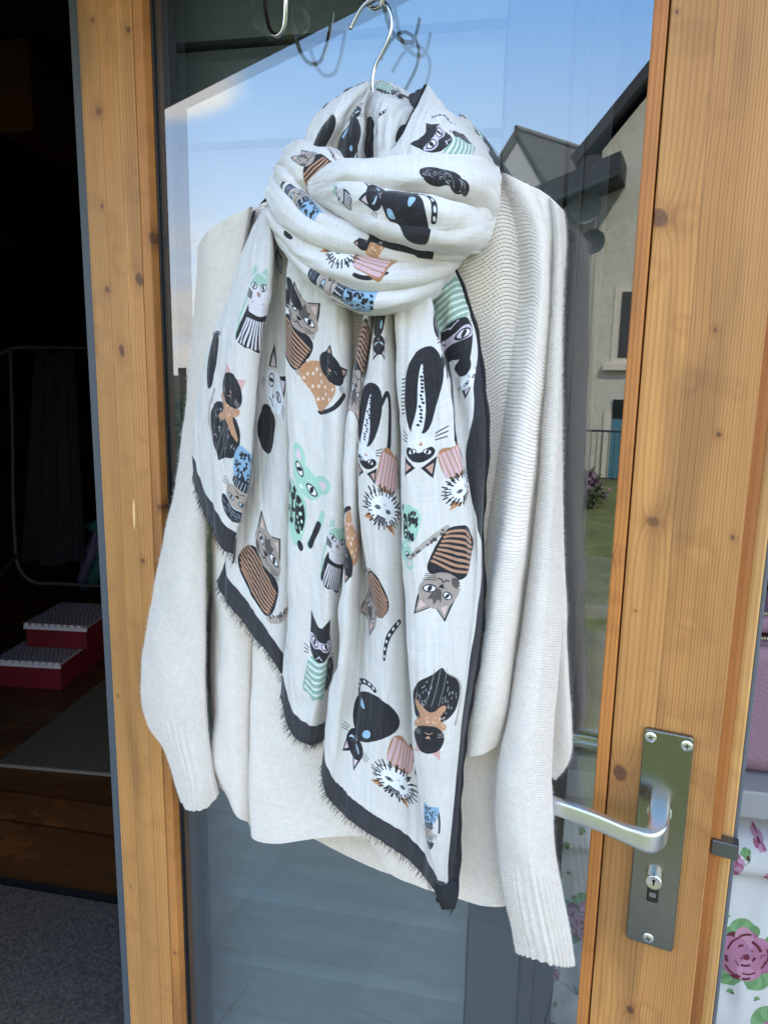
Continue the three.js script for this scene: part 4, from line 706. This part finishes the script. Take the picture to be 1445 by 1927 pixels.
    blob(c, '#e6e6e8', [[-20, -40], [-14, -62], [10, -62], [22, -44], [6, -30]]); ears(c, 0, -62, 22, K, '#c99f8e'); blob(c, K, [[-22, -60], [0, -76], [22, -60], [16, -50], [2, -62], [-14, -48]]);
    eye(c, -9, -58, 5, 0.3); eye(c, 10, -58, 5, -0.3); poly(c, '#c58a68', [[-3, -50], [3, -50], [0, -45]]); whisk(c, -18, -44, -1, 0.3, 12); whisk(c, 20, -46, 1, 0.3, 12); for (let k = 0; k < 10; k++) line(c, K, 1.5, [[30, 10 + k * 5 - 20], [37, 8 + k * 5 - 20]]);
  },
  curl(c) {
    line(c, '#b5aaa2', 6, [[-10, 74], [-40, 60], [-48, 20], [-44, -10]]);
    blob(c, K, [[-8, -10], [-36, 4], [-42, 40], [-28, 66], [-6, 76], [0, 90], [8, 76], [30, 60], [38, 20], [24, -8]]);
    for (let k = 0; k < 80; k++) { const a = R(0, 6.28), r = Math.sqrt(rnd()), x = -2 + Math.cos(a) * r * 32, y = 32 + Math.sin(a) * r * 34; if (Math.abs(x) > 9) line(c, '#c4c4c6', 0.9, [[x, y], [x + R(-1, 1), y + 3.6]]); }
    for (const x of [-8, 2, 10]) line(c, '#9c9c9e', 0.9, [[x, 84], [x - 1, 50], [x + 2, 22]]);
    blob(c, '#c3926f', [[-26, -22], [0, -10], [28, -26], [26, -10], [12, 0], [34, 22], [26, 30], [2, 6], [-12, 26], [-22, 20], [-8, 0], [-28, -10]]); for (let k = 0; k < 24; k++) ell(c, '#e3c3ab', R(-22, 22), R(-16, 4), 1.2, 1.2);
    for (const s of [-1, 1]) poly(c, '#d9aaa6', [[s * 22, -50], [s * 26, -72], [s * 6, -60]]); ell(c, K, 0, -38, 27, 25); poly(c, '#cf9f84', [[-4, -36], [4, -36], [0, -30]]); line(c, '#cf9f84', 1.4, [[-5, -25], [0, -30], [5, -26]]); for (let k = 0; k < 3; k++) for (const s of [-1, 1]) line(c, '#b9b2b0', 1, [[s * 14, -32 + k * 3], [s * 25, -30 + k * 4]]);
  },
  chest(c) {
    line(c, K, 8, [[26, 20], [42, 40], [34, 66], [14, 76]]); for (let k = 0; k < 5; k++) ell(c, '#e2e2e4', [40, 39, 33, 25, 17][k], [38, 50, 62, 70, 75][k], 2, 3.4, 0.8);
    blob(c, K, [[-16, -26], [-30, 10], [-40, 52], [-34, 74], [-14, 84], [8, 72], [30, 44], [38, 10], [24, -20], [8, -30]]);
    blob(c, '#9bbfd8', [[-22, 0], [-16, 14], [-8, 0], [-12, -14]]); blob(c, '#9bbfd8', [[6, 30], [24, 40], [18, 22]]);
    c.save(); c.translate(-4, -44); c.rotate(-0.12); ears(c, 0, 0, 27, K, '#dcc9ce'); blob(c, K, [[-28, -8], [-8, -24], [10, -24], [28, -8], [22, 16], [0, 24], [-22, 16]]); ell(c, '#bcd4e4', -11, 0, 8, 4.6, 0.5); ell(c, '#bcd4e4', 12, 0, 8, 4.6, -0.5); ell(c, K, -10, -1.5, 8, 2.2, 0.5); ell(c, K, 11, -1.5, 8, 2.2, -0.5); line(c, '#cfc6cc', 1.4, [[-5, 13], [0, 9], [5, 13]]); line(c, '#cfc6cc', 1.4, [[0, 9], [0, 5]]); c.restore(); whisk(c, 24, -44, 1, -0.35, 15); whisk(c, -28, -38, -1, -0.1, 10);
  },
  paws(c) {
    blob(c, K, [[-46, -6], [-30, -22], [10, -20], [40, -8], [50, 10], [36, 20], [20, 12], [0, 22], [-30, 14]]); for (let k = 0; k < 60; k++) { const x = R(-38, 20), y = R(-14, 12); line(c, '#c9c9cb', 0.9, [[x, y], [x + 3.5, y + 1]]); } line(c, '#c9c9cb', 1, [[0, -18], [22, -6], [32, 16]]); for (let k = 0; k < 3; k++) line(c, '#c9c9cb', 1, [[38 + k * 3, 2 + k * 3], [47, 6 + k * 3]]);
  },
  dottail(c) { line(c, K, 12, [[26, -60], [6, -40], [-16, 0], [-24, 50]]); for (let k = 0; k < 6; k++) ell(c, '#e2e2e4', [20, 6, -5, -14, -20, -23][k], [-54, -38, -20, 0, 22, 44][k], 3, 6, 0.5); },
  patch(c) { blob(c, K, [[-20, -50], [16, -44], [24, 10], [10, 56], [-16, 50], [-26, 0]]); },
};
const weave = dtex(256, 256, (u, v) => { const a = 0.5 + 0.25 * Math.sin(u * 256 * Math.PI / 2) + 0.25 * Math.sin(v * 256 * Math.PI / 2), s = noise(u * 128, v * 6, 3) * 0.5 + noise(u * 6, v * 128, 4) * 0.5; const q = 255 * (0.45 * a + 0.55 * s); return [q, q, q]; }, false);
// cats: [kind, u, v, turn (degrees, clockwise on the cloth), height in metres, flip]
function printTex(s, W, H, prints, border) {
  const [cv, c] = canvas(W, H);
  c.fillStyle = '#dedad3'; c.fillRect(0, 0, W, H);
  const wAt = (u, v) => { const j = Math.min(s.nv, Math.round(v * s.nv)); let l = 0; for (let i = 0; i < s.n - 1; i++) l += s.P[j][i].distanceTo(s.P[j][i + 1]); return l; };
  const hAt = (u) => { let b = 0; s.us.forEach((q, i) => { if (Math.abs(q - u) < Math.abs(s.us[b] - u)) b = i; }); let l = 0; for (let j = 0; j < s.nv; j++) l += s.P[j][b].distanceTo(s.P[j + 1][b]); return l; };
  for (const [kind, u, v, turn, size, flip] of prints) {
    c.save(); c.translate(u * W, v * H); c.scale(W / wAt(u, v), H / hAt(u)); c.rotate(turn * Math.PI / 180);
    const k = size / 145; c.scale(flip ? -k : k, k); CATS[kind](c); c.restore();
  }
  if (border) border(c, W, H, wAt, hAt);
  // yarns: thicker and thinner threads in the weave
  const im = c.getImageData(0, 0, W, H), d = im.data, sx = s.W / W, sy = s.H / H;
  for (let j = 0; j < H; j++) for (let i = 0; i < W; i++) {
    const x = i * sx, y = j * sy, o = (j * W + i) * 4;
    const t = 0.5 * noise(x * 1500, y * 45, 71) + 0.5 * noise(x * 45, y * 1500, 72), f = (t - 0.5) * 0.085 + (hash(i, j, 9) - 0.5) * 0.03;
    const lift = (34 * (t - 0.35) + 14 * (noise(x * 1600, y * 1600, 4) - 0.5)) * (d[o] < 90 ? 1 : 0);
    for (let q = 0; q < 3; q++) d[o + q] = clamp(d[o + q] * (1 + f) + lift, 0, 255);
  }
  c.putImageData(im, 0, 0);
  return ctex(cv);
}
const clothMat = (s, tex) => { const b = weave.clone(); b.repeat.set(s.W / 0.06, s.H / 0.06); b.needsUpdate = true; return phy(0.98, 0.98, 0.98, 0.86, { map: tex, bumpMap: b, bumpScale: 0.0005, side: THREE.DoubleSide, sheen: 0.15, sheenColor: new THREE.Color(1, 1, 1), transmission: 0.16, thickness: 0 }); };

// ---------- scarf ----------
const scarf = thing('scarf', 'fringed white scarf printed with cats, wrapped round the hanger over the cream sweater', 'scarf');
const crumple = (a, f, seed) => (u, v, x, y) => 1.5 * a * (Math.abs(2 * fbm(x * f * 1.7 + 9, y * f * 0.22, seed + 7, 3) - 1) - 0.25) + 0.5 * a * (Math.abs(2 * fbm(x * f * 4.5 + y * 12, y * f * 0.9, seed + 17, 2) - 1) - 0.25) + a * (fbm(x * f, y * f * 0.45, seed, 4) - 0.5) + a * 0.35 * (fbm(x * f * 3, y * f * 2.2, seed + 4, 3) - 0.5);
const wrapped = (a, seed) => (u, v, x, y) => -a * 1.9 * (1 - Math.abs(2 * fbm(u * 6 + v * 1.5, v * 2.0, seed, 3) - 1)) - a * 0.7 * (1 - Math.abs(2 * fbm(u * 17 + v * 4, v * 5, seed + 3, 2) - 1)) + a * 0.9 * (fbm(x * 40, y * 40, seed + 4, 4) - 0.5);
const SHEETS = {
  tailL: [sheet([
    '500,385,46 463,460,50 427,560,52 396,640,52 375,730,52 364,810,54 362,868,56',
    '499,388,58 466,462,64 430,560,66 399,642,66 379,730,66 368,810,66 366,900,66',
    '502,392,75 477,470,84 445,570,88 416,650,89 396,740,89 386,830,85 380,955,78',
    '506,400,84 495,480,98 475,580,104 455,660,105 440,760,104 428,860,101 404,1003,90',
    '510,404,86 507,480,100 499,560,104 480,650,104 466,740,104 456,860,101 424,1034,90',
    '513,405,82 514,480,96 511,545,98 493,645,98 480,740,97 474,820,96 467,902,94 437,1041,86',
    '512,412,70 509,545,78 490,645,78 476,740,78 470,820,77 463,902,76 433,1052,74',
    '510,420,58 506,545,60 488,645,60 474,740,61 468,820,61 461,902,62 425,1066,64',
    '520,430,58 520,545,58 505,645,60 490,740,63 482,820,64 474,902,65 413,1102,68',
    '528,440,62 532,545,68 525,645,70 515,740,72 512,820,74 505,902,76 462,1176,78',
    '538,450,60 543,545,66 542,645,69 540,740,72 541,820,74 541,900,76 527,1262,78',
    '550,460,54 554,545,56 556,650,58 557,740,60 557,900,62 553,1100,65 534,1296,70',
    '548,455,68 547,540,74 545,640,78 545,740,80 548,900,82 546,1100,83 530,1308,84',
    '545,450,82 540,500,88 536,600,94 537,700,97 541,800,100 543,900,101 543,1000,101 541,1150,100 533,1318,95',
    '555,460,90 555,600,101 557,800,106 559,1000,107 555,1200,105 539,1362,99',
    '585,480,88 592,600,98 595,800,103 592,1000,104 586,1200,102 556,1389,98',
    '615,500,92 622,600,103 628,800,109 623,1000,109 612,1200,106 580,1403,98',
    '642,520,84 648,600,93 651,750,97 650,870,97 645,1000,95 636,1150,88 618,1280,84 596,1400,82',
    '662,530,60 665,700,64 664,900,64 660,1100,64 640,1280,66 610,1392,66',
  ], { nu: 300, nv: 240, disp: crumple(0.0035, 26, 3) }), 1024, 2048],
  tailR: [sheet([
    '700,565,62 690,620,70 672,750,78 662,874,80 660,980,80 656,1090,80 648,1180,82 646,1260,84 628,1340,88 612,1442,94',
    '692,560,82 678,615,90 662,750,97 651,874,100 649,980,102 647,1090,102 639,1150,102 641,1236,102 623,1290,102 612,1380,102 605,1438,103',
    '692,560,92 680,650,104 664,750,110 654,874,113 652,980,113 651,1090,113 645,1200,113 630,1310,112 617,1400,110 606,1470,108',
    '697,560,94 687,650,104 674,750,109 665,860,112 662,980,112 664,1060,111 659,1150,110 652,1240,110 640,1330,110 630,1420,109 613,1494,108',
    '702,560,88 693,650,97 680,740,101 672,850,102 671,980,101 675,1050,98 669,1140,97 661,1230,98 652,1320,101 640,1420,103 622,1509,105',
    '706,565,70 699,650,72 688,740,74 680,850,74 680,980,73 683,1060,72 679,1150,74 676,1230,80 670,1320,90 658,1430,98 638,1524,102',
    '706,568,82 696,650,88 682,740,92 674,850,94 675,930,94 681,1010,92 688,1075,90 694,1150,88 690,1240,90 680,1330,95 668,1440,99 652,1538,102',
    '708,570,92 698,650,100 683,740,104 675,850,108 677,930,110 684,1010,108 694,1085,104 706,1160,101 706,1240,100 698,1330,100 685,1440,101 672,1555,102',
    '725,575,100 720,700,109 712,850,113 712,1000,113 722,1150,109 726,1300,106 716,1440,104 706,1577,102',
    '735,578,90 740,700,95 744,800,98 746,900,98 749,1000,96 754,1150,93 758,1274,93 758,1400,94 748,1603,97',
    '742,580,76 748,700,78 754,800,78 757,900,78 761,1000,77 766,1150,78 772,1300,81 776,1440,85 772,1622,92',
    '752,582,62 757,700,64 763,800,64 767,900,64 771,1000,64 776,1150,67 786,1300,72 797,1450,79 798,1650,90',
    '744,578,84 750,700,90 756,800,92 759,900,93 762,1000,94 767,1150,94 775,1300,95 786,1440,95 808,1664,94',
    '738,575,100 745,650,105 748,720,108 751,774,112 754,874,114 757,980,116 760,1075,117 764,1200,117 770,1274,117 776,1360,116 787,1450,113 795,1530,108 806,1600,103 824,1660,98 833,1692,95',
    '748,573,110 756,650,115 762,774,122 768,900,125 776,1075,127 783,1274,126 791,1400,122 802,1530,112 813,1620,105 836,1694,96',
    '768,566,110 782,650,117 796,774,121 808,900,122 820,1075,123 822,1274,123 822,1400,120 822,1530,112 824,1620,105 839,1697,97',
    '790,556,106 808,640,113 822,774,118 838,900,120 849,1075,120 845,1274,118 840,1400,115 835,1530,110 832,1620,104 842,1700,97',
    '803,545,101 814,600,106 824,650,110 842,724,113 858,824,115 874,940,116 878,1075,115 865,1250,113 853,1400,111 843,1530,107 836,1640,102 844,1703,97',
    '806,540,88 817,600,92 828,650,96 846,724,100 863,824,104 880,950,108 886,1075,109 872,1250,109 858,1400,108 847,1530,105 838,1640,101 845,1706,97',
    '806,535,70 820,600,76 834,650,80 852,724,86 868,824,94 885,956,102 891,1075,104 877,1250,106 862,1400,106 850,1530,103 840,1640,100 846,1708,97',
    '825,518,70 848,570,82 868,640,92 884,730,98 892,830,102 896,950,105 899,1075,104 884,1250,105 867,1400,105 855,1530,102 844,1640,99 848,1710,97',
    '842,502,64 866,556,74 886,630,86 899,720,94 906,830,99 905,950,99 905,1075,97 894,1220,99 872,1400,101 861,1530,100 851,1640,98 850,1713,96',
    '850,495,56 873,545,66 892,605,76 905,665,82 914,735,86 920,830,90 914,930,86 909,1000,74 912,1090,82 906,1190,87 891,1300,91 878,1400,93 868,1500,95 866,1600,96 858,1690,96 852,1716,96',
  ], { nu: 360, nv: 260, disp: crumple(0.003, 26, 8) }), 1024, 2048],
  wrapB0: [sheet([
    '548,290,30 565,282,45 590,282,55 625,296,60 652,316,62', '540,286,58 560,277,70 590,277,85 625,291,90 655,312,90', '536,297,64 556,296,92 580,305,104 610,320,102 645,332,90', '532,305,66 546,311,94 564,328,106 585,350,101 615,368,88',
    '528,313,62 540,326,84 556,346,94 576,371,92 608,393,80', '524,317,68 534,325,94 549,343,106 570,372,104 606,404,88', '521,322,64 530,334,88 545,356,100 566,384,98 604,414,80', '519,326,54 527,338,66 540,360,72 560,386,70 600,414,60'],
    { nu: 90, nv: 90, disp: wrapped(0.0025, 21) }), 512, 512],
  wrapB1: [sheet([
    '602,340,66 640,322,72 690,320,76 760,312,80 830,311,76 890,311,56 928,326,30', '594,340,84 640,316,100 690,315,108 760,308,113 830,307,108 890,307,84 931,326,46', '588,342,96 638,317,118 695,319,132 765,312,138 835,312,132 892,313,108 932,338,60',
    '584,346,104 636,327,130 700,334,143 770,337,149 840,342,142 893,350,118 927,380,68', '586,352,107 640,344,130 700,352,140 770,364,138 832,378,126 880,390,102 921,412,62', '590,362,108 645,362,134 705,374,151 765,384,158 822,394,154 868,406,132 915,434,70',
    '598,372,107 650,384,129 708,408,145 770,422,150 830,432,146 876,434,128 910,446,74', '608,381,106 660,399,130 715,424,145 775,440,150 835,449,144 880,450,122 906,456,74', '620,388,100 672,413,122 722,436,136 780,452,140 838,460,132 880,460,108 902,461,66', '628,396,80 678,421,96 726,444,104 780,458,106 838,465,98 880,464,80 900,463,50', '630,396,60 680,422,66 728,444,70 780,456,70 838,462,64 880,462,52 898,462,34'],
    { nu: 170, nv: 200, disp: wrapped(0.003, 31) }), 1024, 512],
  wrapB1fold: [sheet([
    '860,405,112 885,392,100 908,372,82 930,345,50', '866,408,118 892,400,108 916,388,86 934,360,44', '872,414,116 896,412,110 918,408,86 931,390,40', '872,424,114 898,426,110 917,424,84 928,412,40', '868,434,114 896,440,108 912,442,80 922,436,40', '860,446,112 890,455,100 904,458,70 912,455,36'],
    { nu: 60, nv: 60, disp: wrapped(0.0004, 91) }), 256, 256],
  wrapB2: [sheet([
    '530,318,50 560,346,72 602,388,84 650,416,92 710,446,96 780,460,96 850,466,80 878,466,50', '524,324,72 552,354,100 597,398,114 650,428,122 712,452,124 780,468,121 848,472,102 878,470,60', '520,331,80 548,362,112 592,408,126 648,436,133 710,458,133 780,473,128 845,477,106 874,473,62',
    '517,338,70 545,371,94 590,416,106 646,443,112 708,463,112 776,477,106 838,480,88 868,475,54', '514,346,84 541,381,114 586,424,128 642,450,135 705,468,134 772,481,126 832,483,104 862,477,60', '511,358,88 536,398,116 580,437,130 640,460,134 702,474,131 770,485,122 828,486,98 854,479,56', '508,372,86 527,408,106 573,444,116 637,468,118 701,480,114 770,488,105 826,488,82 848,480,48', '510,382,62 530,412,78 575,447,84 640,470,84 701,481,82 770,488,78 824,488,62 845,480,38'],
    { nu: 130, nv: 190, disp: wrapped(0.0028, 41) }), 1024, 512],
  wrapB3: [sheet([
    '509,378,62 530,406,80 575,438,88 640,461,90 700,474,88 770,482,84 830,484,72 858,474,36', '507,388,80 529,418,100 573,448,114 640,470,120 700,482,120 770,490,114 828,492,98 862,478,50', '507,397,87 529,430,108 572,463,124 638,488,133 700,500,134 768,505,127 826,503,108 860,488,54',
    '508,403,90 532,441,112 572,480,130 636,512,141 700,527,142 764,522,134 815,512,114 850,500,60', '511,411,86 537,452,106 577,496,121 638,532,129 700,546,128 760,540,121 808,524,103 838,510,60', '515,420,86 541,463,108 579,508,126 636,550,136 697,568,138 757,561,131 803,544,110 833,525,63', '520,426,76 545,470,92 580,514,106 635,559,112 695,580,112 755,573,106 801,555,90 831,533,56', '526,430,58 550,471,70 584,513,80 640,556,84 695,575,84 752,568,80 797,552,70 826,531,46'],
    { nu: 150, nv: 200, disp: wrapped(0.0032, 51) }), 1024, 512],
  collarL: [sheet([
    '566,300,30 574,262,34 596,220,34 624,190,34 650,170,32 688,154,26', '565,302,52 572,264,58 595,222,60 624,190,58 652,169,52 690,152,38', '572,306,74 582,266,84 606,228,88 634,196,84 660,173,72 692,153,46', '586,308,84 598,268,96 620,232,98 644,202,90 667,177,74 693,156,48', '604,308,84 615,268,94 634,234,94 654,206,86 673,182,70 694,160,47',
    '622,308,74 632,268,80 646,238,80 659,212,74 677,188,62 694,165,44', '634,309,82 642,268,92 654,240,92 664,214,84 680,190,68 695,167,46', '652,312,92 660,270,102 667,240,100 673,215,90 683,191,72 696,168,48', '670,314,84 674,270,92 678,240,90 680,215,80 687,192,64 697,170,44', '684,318,62 684,270,64 685,240,62 686,215,56 691,192,46 698,172,36'],
    { nu: 150, nv: 120, disp: crumple(0.003, 46, 61) }), 512, 512],
  collarBack: [sheet([
    '684,165,-4 710,158,-8 745,170,-8 785,192,-4 822,225,0', '686,158,6 710,152,5 745,163,5 785,184,8 822,216,12', '686,166,14 710,161,14 745,172,15 783,192,18 818,226,22', '686,182,24 708,176,24 742,184,28 778,202,33 808,234,36',
    '686,200,40 707,188,46 738,188,54 773,208,50 800,240,46', '685,222,48 705,210,62 735,206,72 766,228,62 794,256,50', '684,255,50 704,245,70 733,242,82 763,258,68 790,276,52', '685,320,58 704,320,78 733,320,92 763,320,80 796,320,64'],
    { nu: 110, nv: 110, disp: crumple(0.004, 50, 71) }), 512, 512],
  collarR: [sheet([
    '716,320,76 735,287,80 760,246,76 783,207,60 801,162,36', '719,322,88 737,288,94 762,247,90 786,206,72 804,159,45', '732,322,100 750,285,106 773,244,101 795,206,82 810,166,50', '760,320,112 775,281,114 793,242,107 810,210,87 822,182,54', '792,318,116 803,280,118 815,245,109 825,216,90 832,191,56', '840,318,108 848,285,112 852,255,100 850,230,84 845,206,55', '888,318,84 890,290,88 885,265,77 875,240,62 860,222,44', '916,318,58 910,292,58 900,268,50 886,245,42 866,222,32', '936,328,14 926,300,14 912,272,12 895,244,10 870,216,6'],
    { nu: 170, nv: 130, disp: crumple(0.003, 40, 81) }), 512, 512],
  collarTip: [sheet(['764,182,22 784,171,30 803,159,36', '770,198,34 792,187,42 809,170,42', '778,214,42 800,204,48 822,184,42', '786,224,36 808,216,42 832,196,34'], { nu: 40, nv: 40, disp: crumple(0.002, 60, 84) }), 256, 256],
  collarVeil: [sheet(['868,212,4 895,244,6 918,285,8 938,330,4', '874,216,-2 902,248,-4 925,290,-4 944,330,-6', '862,215,-10 890,250,-12 910,290,-12 930,330,-14'], { nu: 40, nv: 50 }), 256, 256],
};
const PRINTS = {
  tailL: [['patch', 0.752, 0.117, -51, 0.052], ['dottail', 0.076, 0.45, 34, 0.036], ['stripes', 0.503, 0.046, 25, 0.052], ['stripes', 0.241, 0.279, -9, 0.092], ['patch', 0.106, 0.508, -19, 0.084], ['curl', 0.212, 0.604, 5, 0.099], ['white', 0.507, 0.421, 13, 0.115], ['beige', 0.792, 0.163, 15, 0.091], ['patch', 0.775, 0.096, -37, 0.044], ['tan', 0.864, 0.225, 12, 0.08], ['mint', 0.795, 0.496, 10, 0.11], ['blue', 0.274, 0.783, -172, 0.089], ['beige', 0.54, 0.804, 2, 0.106], ['stripes', 0.91, 0.563, 3, 0.084], ['bandit', 0.881, 0.792, -6, 0.103]],
  tailR: [['white', 0.946, 0.158, 169, 0.035], ['tan', 0.126, 0.473, -174, 0.09], ['beige', 0.337, 0.538, -151, 0.084], ['beige', 0.117, 0.135, 179, 0.105], ['tux', 0.381, 0.208, -178, 0.087], ['chest', 0.376, 0.035, 176, 0.062], ['tux', 0.809, 0.158, -170, 0.107], ['bandit', 0.938, 0.081, -168, 0.084], ['fluffy', 0.443, 0.315, -163, 0.082], ['fluffy', 0.871, 0.273, 173, 0.06], ['mint', 0.736, 0.35, -177, 0.062], ['beige', 0.828, 0.412, -161, 0.092], ['dottail', 0.435, 0.592, 3, 0.062], ['chest', 0.309, 0.796, -155, 0.099], ['curl', 0.792, 0.646, -170, 0.091], ['fluffy', 0.477, 0.835, -167, 0.074], ['blue', 0.758, 0.85, -170, 0.056]],
  wrapB0: [['beige', 0.417, 0.722, -2, 0.061, true]],
  wrapB1: [['stripes', 0.54, 0.24, -21, 0.034, true], ['paws', 0.368, 0.72, -96, 0.032, true], ['chest', 0.534, 0.495, -20, 0.072, true], ['paws', 0.345, 0.65, -94, 0.061, true]],
  wrapB1fold: [['patch', 0.242, 0.083, -176, 0.019, true]],
  wrapB2: [['tan', 0.605, 0.6, 6, 0.034, true], ['patch', 0.299, 0.142, -91, 0.021, true], ['blue', 0.284, 0.274, -8, 0.062, true], ['white', 0.055, 0.358, 133, 0.033], ['chest', 0.284, 0.674, 0, 0.062, true]],
  wrapB3: [['dottail', 0.296, 0.75, -152, 0.029, true], ['patch', 0.376, 0.215, 3, 0.023, true], ['fluffy', 0.322, 0.525, -17, 0.078, true], ['blue', 0.599, 0.5, -8, 0.084, true]],
  collarL: [['chest', 0.759, 0.292, -179, 0.076, true], ['patch', 0.507, 0.275, -164, 0.067, true]],
  collarBack: [['patch', 0.739, 0.736, -115, 0.036, true], ['fluffy', 0.418, 0.827, -85, 0.032, true], ['bandit', 0.225, 0.355, 162, 0.049, true], ['patch', 0.793, 0.182, -92, 0.079, true], ['dottail', 0.686, 0.427, -90, 0.031, true]],
  collarR: [['bandit', 0.446, 0.246, -105, 0.071, true], ['dottail', 0.4, 0.592, 132, 0.034, true], ['paws', 0.6, 0.069, -173, 0.039, true]],
  collarTip: [],
  collarVeil: [['bandit', 0.025, 0.5, 149, 0.064]],
};
{
  const ink = '#232226', bandW = 0.027;
  const bottomBand = (s) => (c, W, H, wAt, hAt) => { const ink = '#2b2a2e'; // black band along the fringed end
    const hs = []; for (let k = 0; k <= 60; k++) hs.push(hAt(k / 60));
    const p = [[0, H], [W, H]]; for (let k = 60; k >= 0; k--) p.push([W * k / 60, H * (1 - bandW / hs[k]) + 2 * Math.sin(k * 3)]); poly(c, ink, p);
  };
  const sideBand = (side, w) => (c, W, H, wAt) => { const p = side ? [[W, 0], [W, H]] : [[0, 0], [0, H]], q = []; for (let k = 0; k <= 40; k++) { const f = w / wAt(0.5, k / 40); q.push([side ? W * (1 - f) : W * f, H * k / 40]); } poly(c, ink, side ? [...p, ...q.reverse()] : [...p, ...q.reverse()]); };
  const borders = {
    tailL: bottomBand(SHEETS.tailL[0]),
    tailR: (c, W, H, wa, ha) => { bottomBand()(c, W, H, wa, ha); { // the black selvedge: it shows narrow where the edge rolls back
      const t = [[0, 4], [0.13, 5], [0.19, 22], [0.28, 40], [0.33, 38], [0.37, 26], [0.415, 11], [0.46, 12], [0.5, 20], [0.58, 26], [0.66, 28], [0.74, 25], [0.82, 23], [0.9, 21], [1, 16]];
      const q = [[W, H], [W, 0]]; for (let k = 0; k <= 120; k++) { const v = k / 120; let i = 0; while (i < t.length - 2 && t[i + 1][0] < v) i++; const w = mix(t[i][1], t[i + 1][1], sm(clamp((v - t[i][0]) / (t[i + 1][0] - t[i][0])))) * 0.0008; q.push([W * (1 - w / wa(0.5, v)), H * v]); } poly(c, ink, q); } },
    collarL: sideBand(0, 0.016), collarR: sideBand(0, 0.010), collarTip: (c, W, H) => poly(c, ink, [[0, 0], [W, 0], [W, H], [0, H]]),
  };
  const partName = { tailL: 'hanging_end', tailR: 'hanging_end', wrapB0: 'wrap_fold', wrapB1: 'wrap_fold', wrapB1fold: 'wrap_fold', wrapB2: 'wrap_fold', wrapB3: 'wrap_fold', collarL: 'collar_fold', collarBack: 'collar_fold', collarR: 'collar_fold', collarTip: 'collar_corner', collarVeil: 'collar_fold' };
  for (const k in SHEETS) {
    const [s, W, H] = SHEETS[k]; rs = 777 + k.length * 31 + k.charCodeAt(k.length - 1);
    const tex = printTex(s, W, H, PRINTS[k] ?? [], borders[k]);
    const m = part(partName[k], sheetGeo(s), clothMat(s, tex), scarf);
    if (k === 'tailL' || k === 'tailR') {
      const g = [], thread = new THREE.CylinderGeometry(0.00028, 0.00012, 1, 4, 1, true).translate(0, -0.5, 0), q = new THREE.Quaternion();
      const r0 = s.P[s.nv], r1 = s.P[s.nv - 3]; let acc = 0;
      for (let i = 0; i < s.n - 1; i++) {
        acc += r0[i].distanceTo(r0[i + 1]);
        while (acc > 0.0013) {
          acc -= 0.0013; const t = rnd(), p = r0[i].clone().lerp(r0[i + 1], t), d = r0[i].clone().sub(r1[i]).normalize(), e = r0[i + 1].clone().sub(r0[i]).normalize();
          d.addScaledVector(e, -0.75 * d.dot(e)).normalize();
          for (let z = 0; z < 1 + (rnd() < 0.35); z++) {
            const dd = d.clone().add(V(R(-0.3, 0.3), R(-0.3, 0.05), R(-0.2, 0.2))).normalize(), l = R(0.0035, 0.0115);
            q.setFromUnitVectors(V(0, -1, 0), dd); g.push(thread.clone().applyMatrix4(new THREE.Matrix4().compose(p.clone().addScaledVector(d, -0.0006), q, V(1, l, 1))));
          }
        }
      }
      part('fringe', mergeGeometries(g), std(0.016, 0.015, 0.018, 0.95), m).userData.kind = 'stuff';
    }
    if (k === 'tailR') { // rolled hem along the long edge
      const pts = []; for (let j = 0; j <= s.nv; j += 3) pts.push(s.P[j][s.n - 1].clone().add(V(0.0006 * Math.sin(j * 1.7), 0, 0.001)));
      part('rolled_hem', tube(pts, 0.0019, 240, 8), std(0.011, 0.011, 0.013, 0.9), m);
      const tip = at(846, 1694, 0.099);
      const tg = new THREE.SphereGeometry(0.0125, 40, 30), tp = tg.attributes.position;
      for (let i = 0; i < tp.count; i++) { const x = tp.getX(i), y = tp.getY(i), z = tp.getZ(i), w = 1 + 1.1 * (fbm(x * 150 + 4, y * 80 + z * 120, 17, 4) - 0.5); tp.setXYZ(i, x * w * 1.1, y * w * 1.35, z * w * 0.6); }
      tg.computeVertexNormals(); tg.translate(tip.x - 0.004, tip.y + 0.004, tip.z - 0.001);
      part('knotted_corner', tg, std(0.014, 0.014, 0.016, 0.95), m);
    }
    if (k === 'collarR') { const pts = []; for (let j = 0; j <= s.nv; j += 3) pts.push(s.P[j][0].clone().add(V(0, 0, 0.001))); part('rolled_hem', tube(pts, 0.0016, 120, 8), std(0.011, 0.011, 0.013, 0.9), m); }
  }
}
scene.traverse((o) => { if (o.isMesh) o.castShadow = o.receiveShadow = true; });
renderer.render(scene, camera);
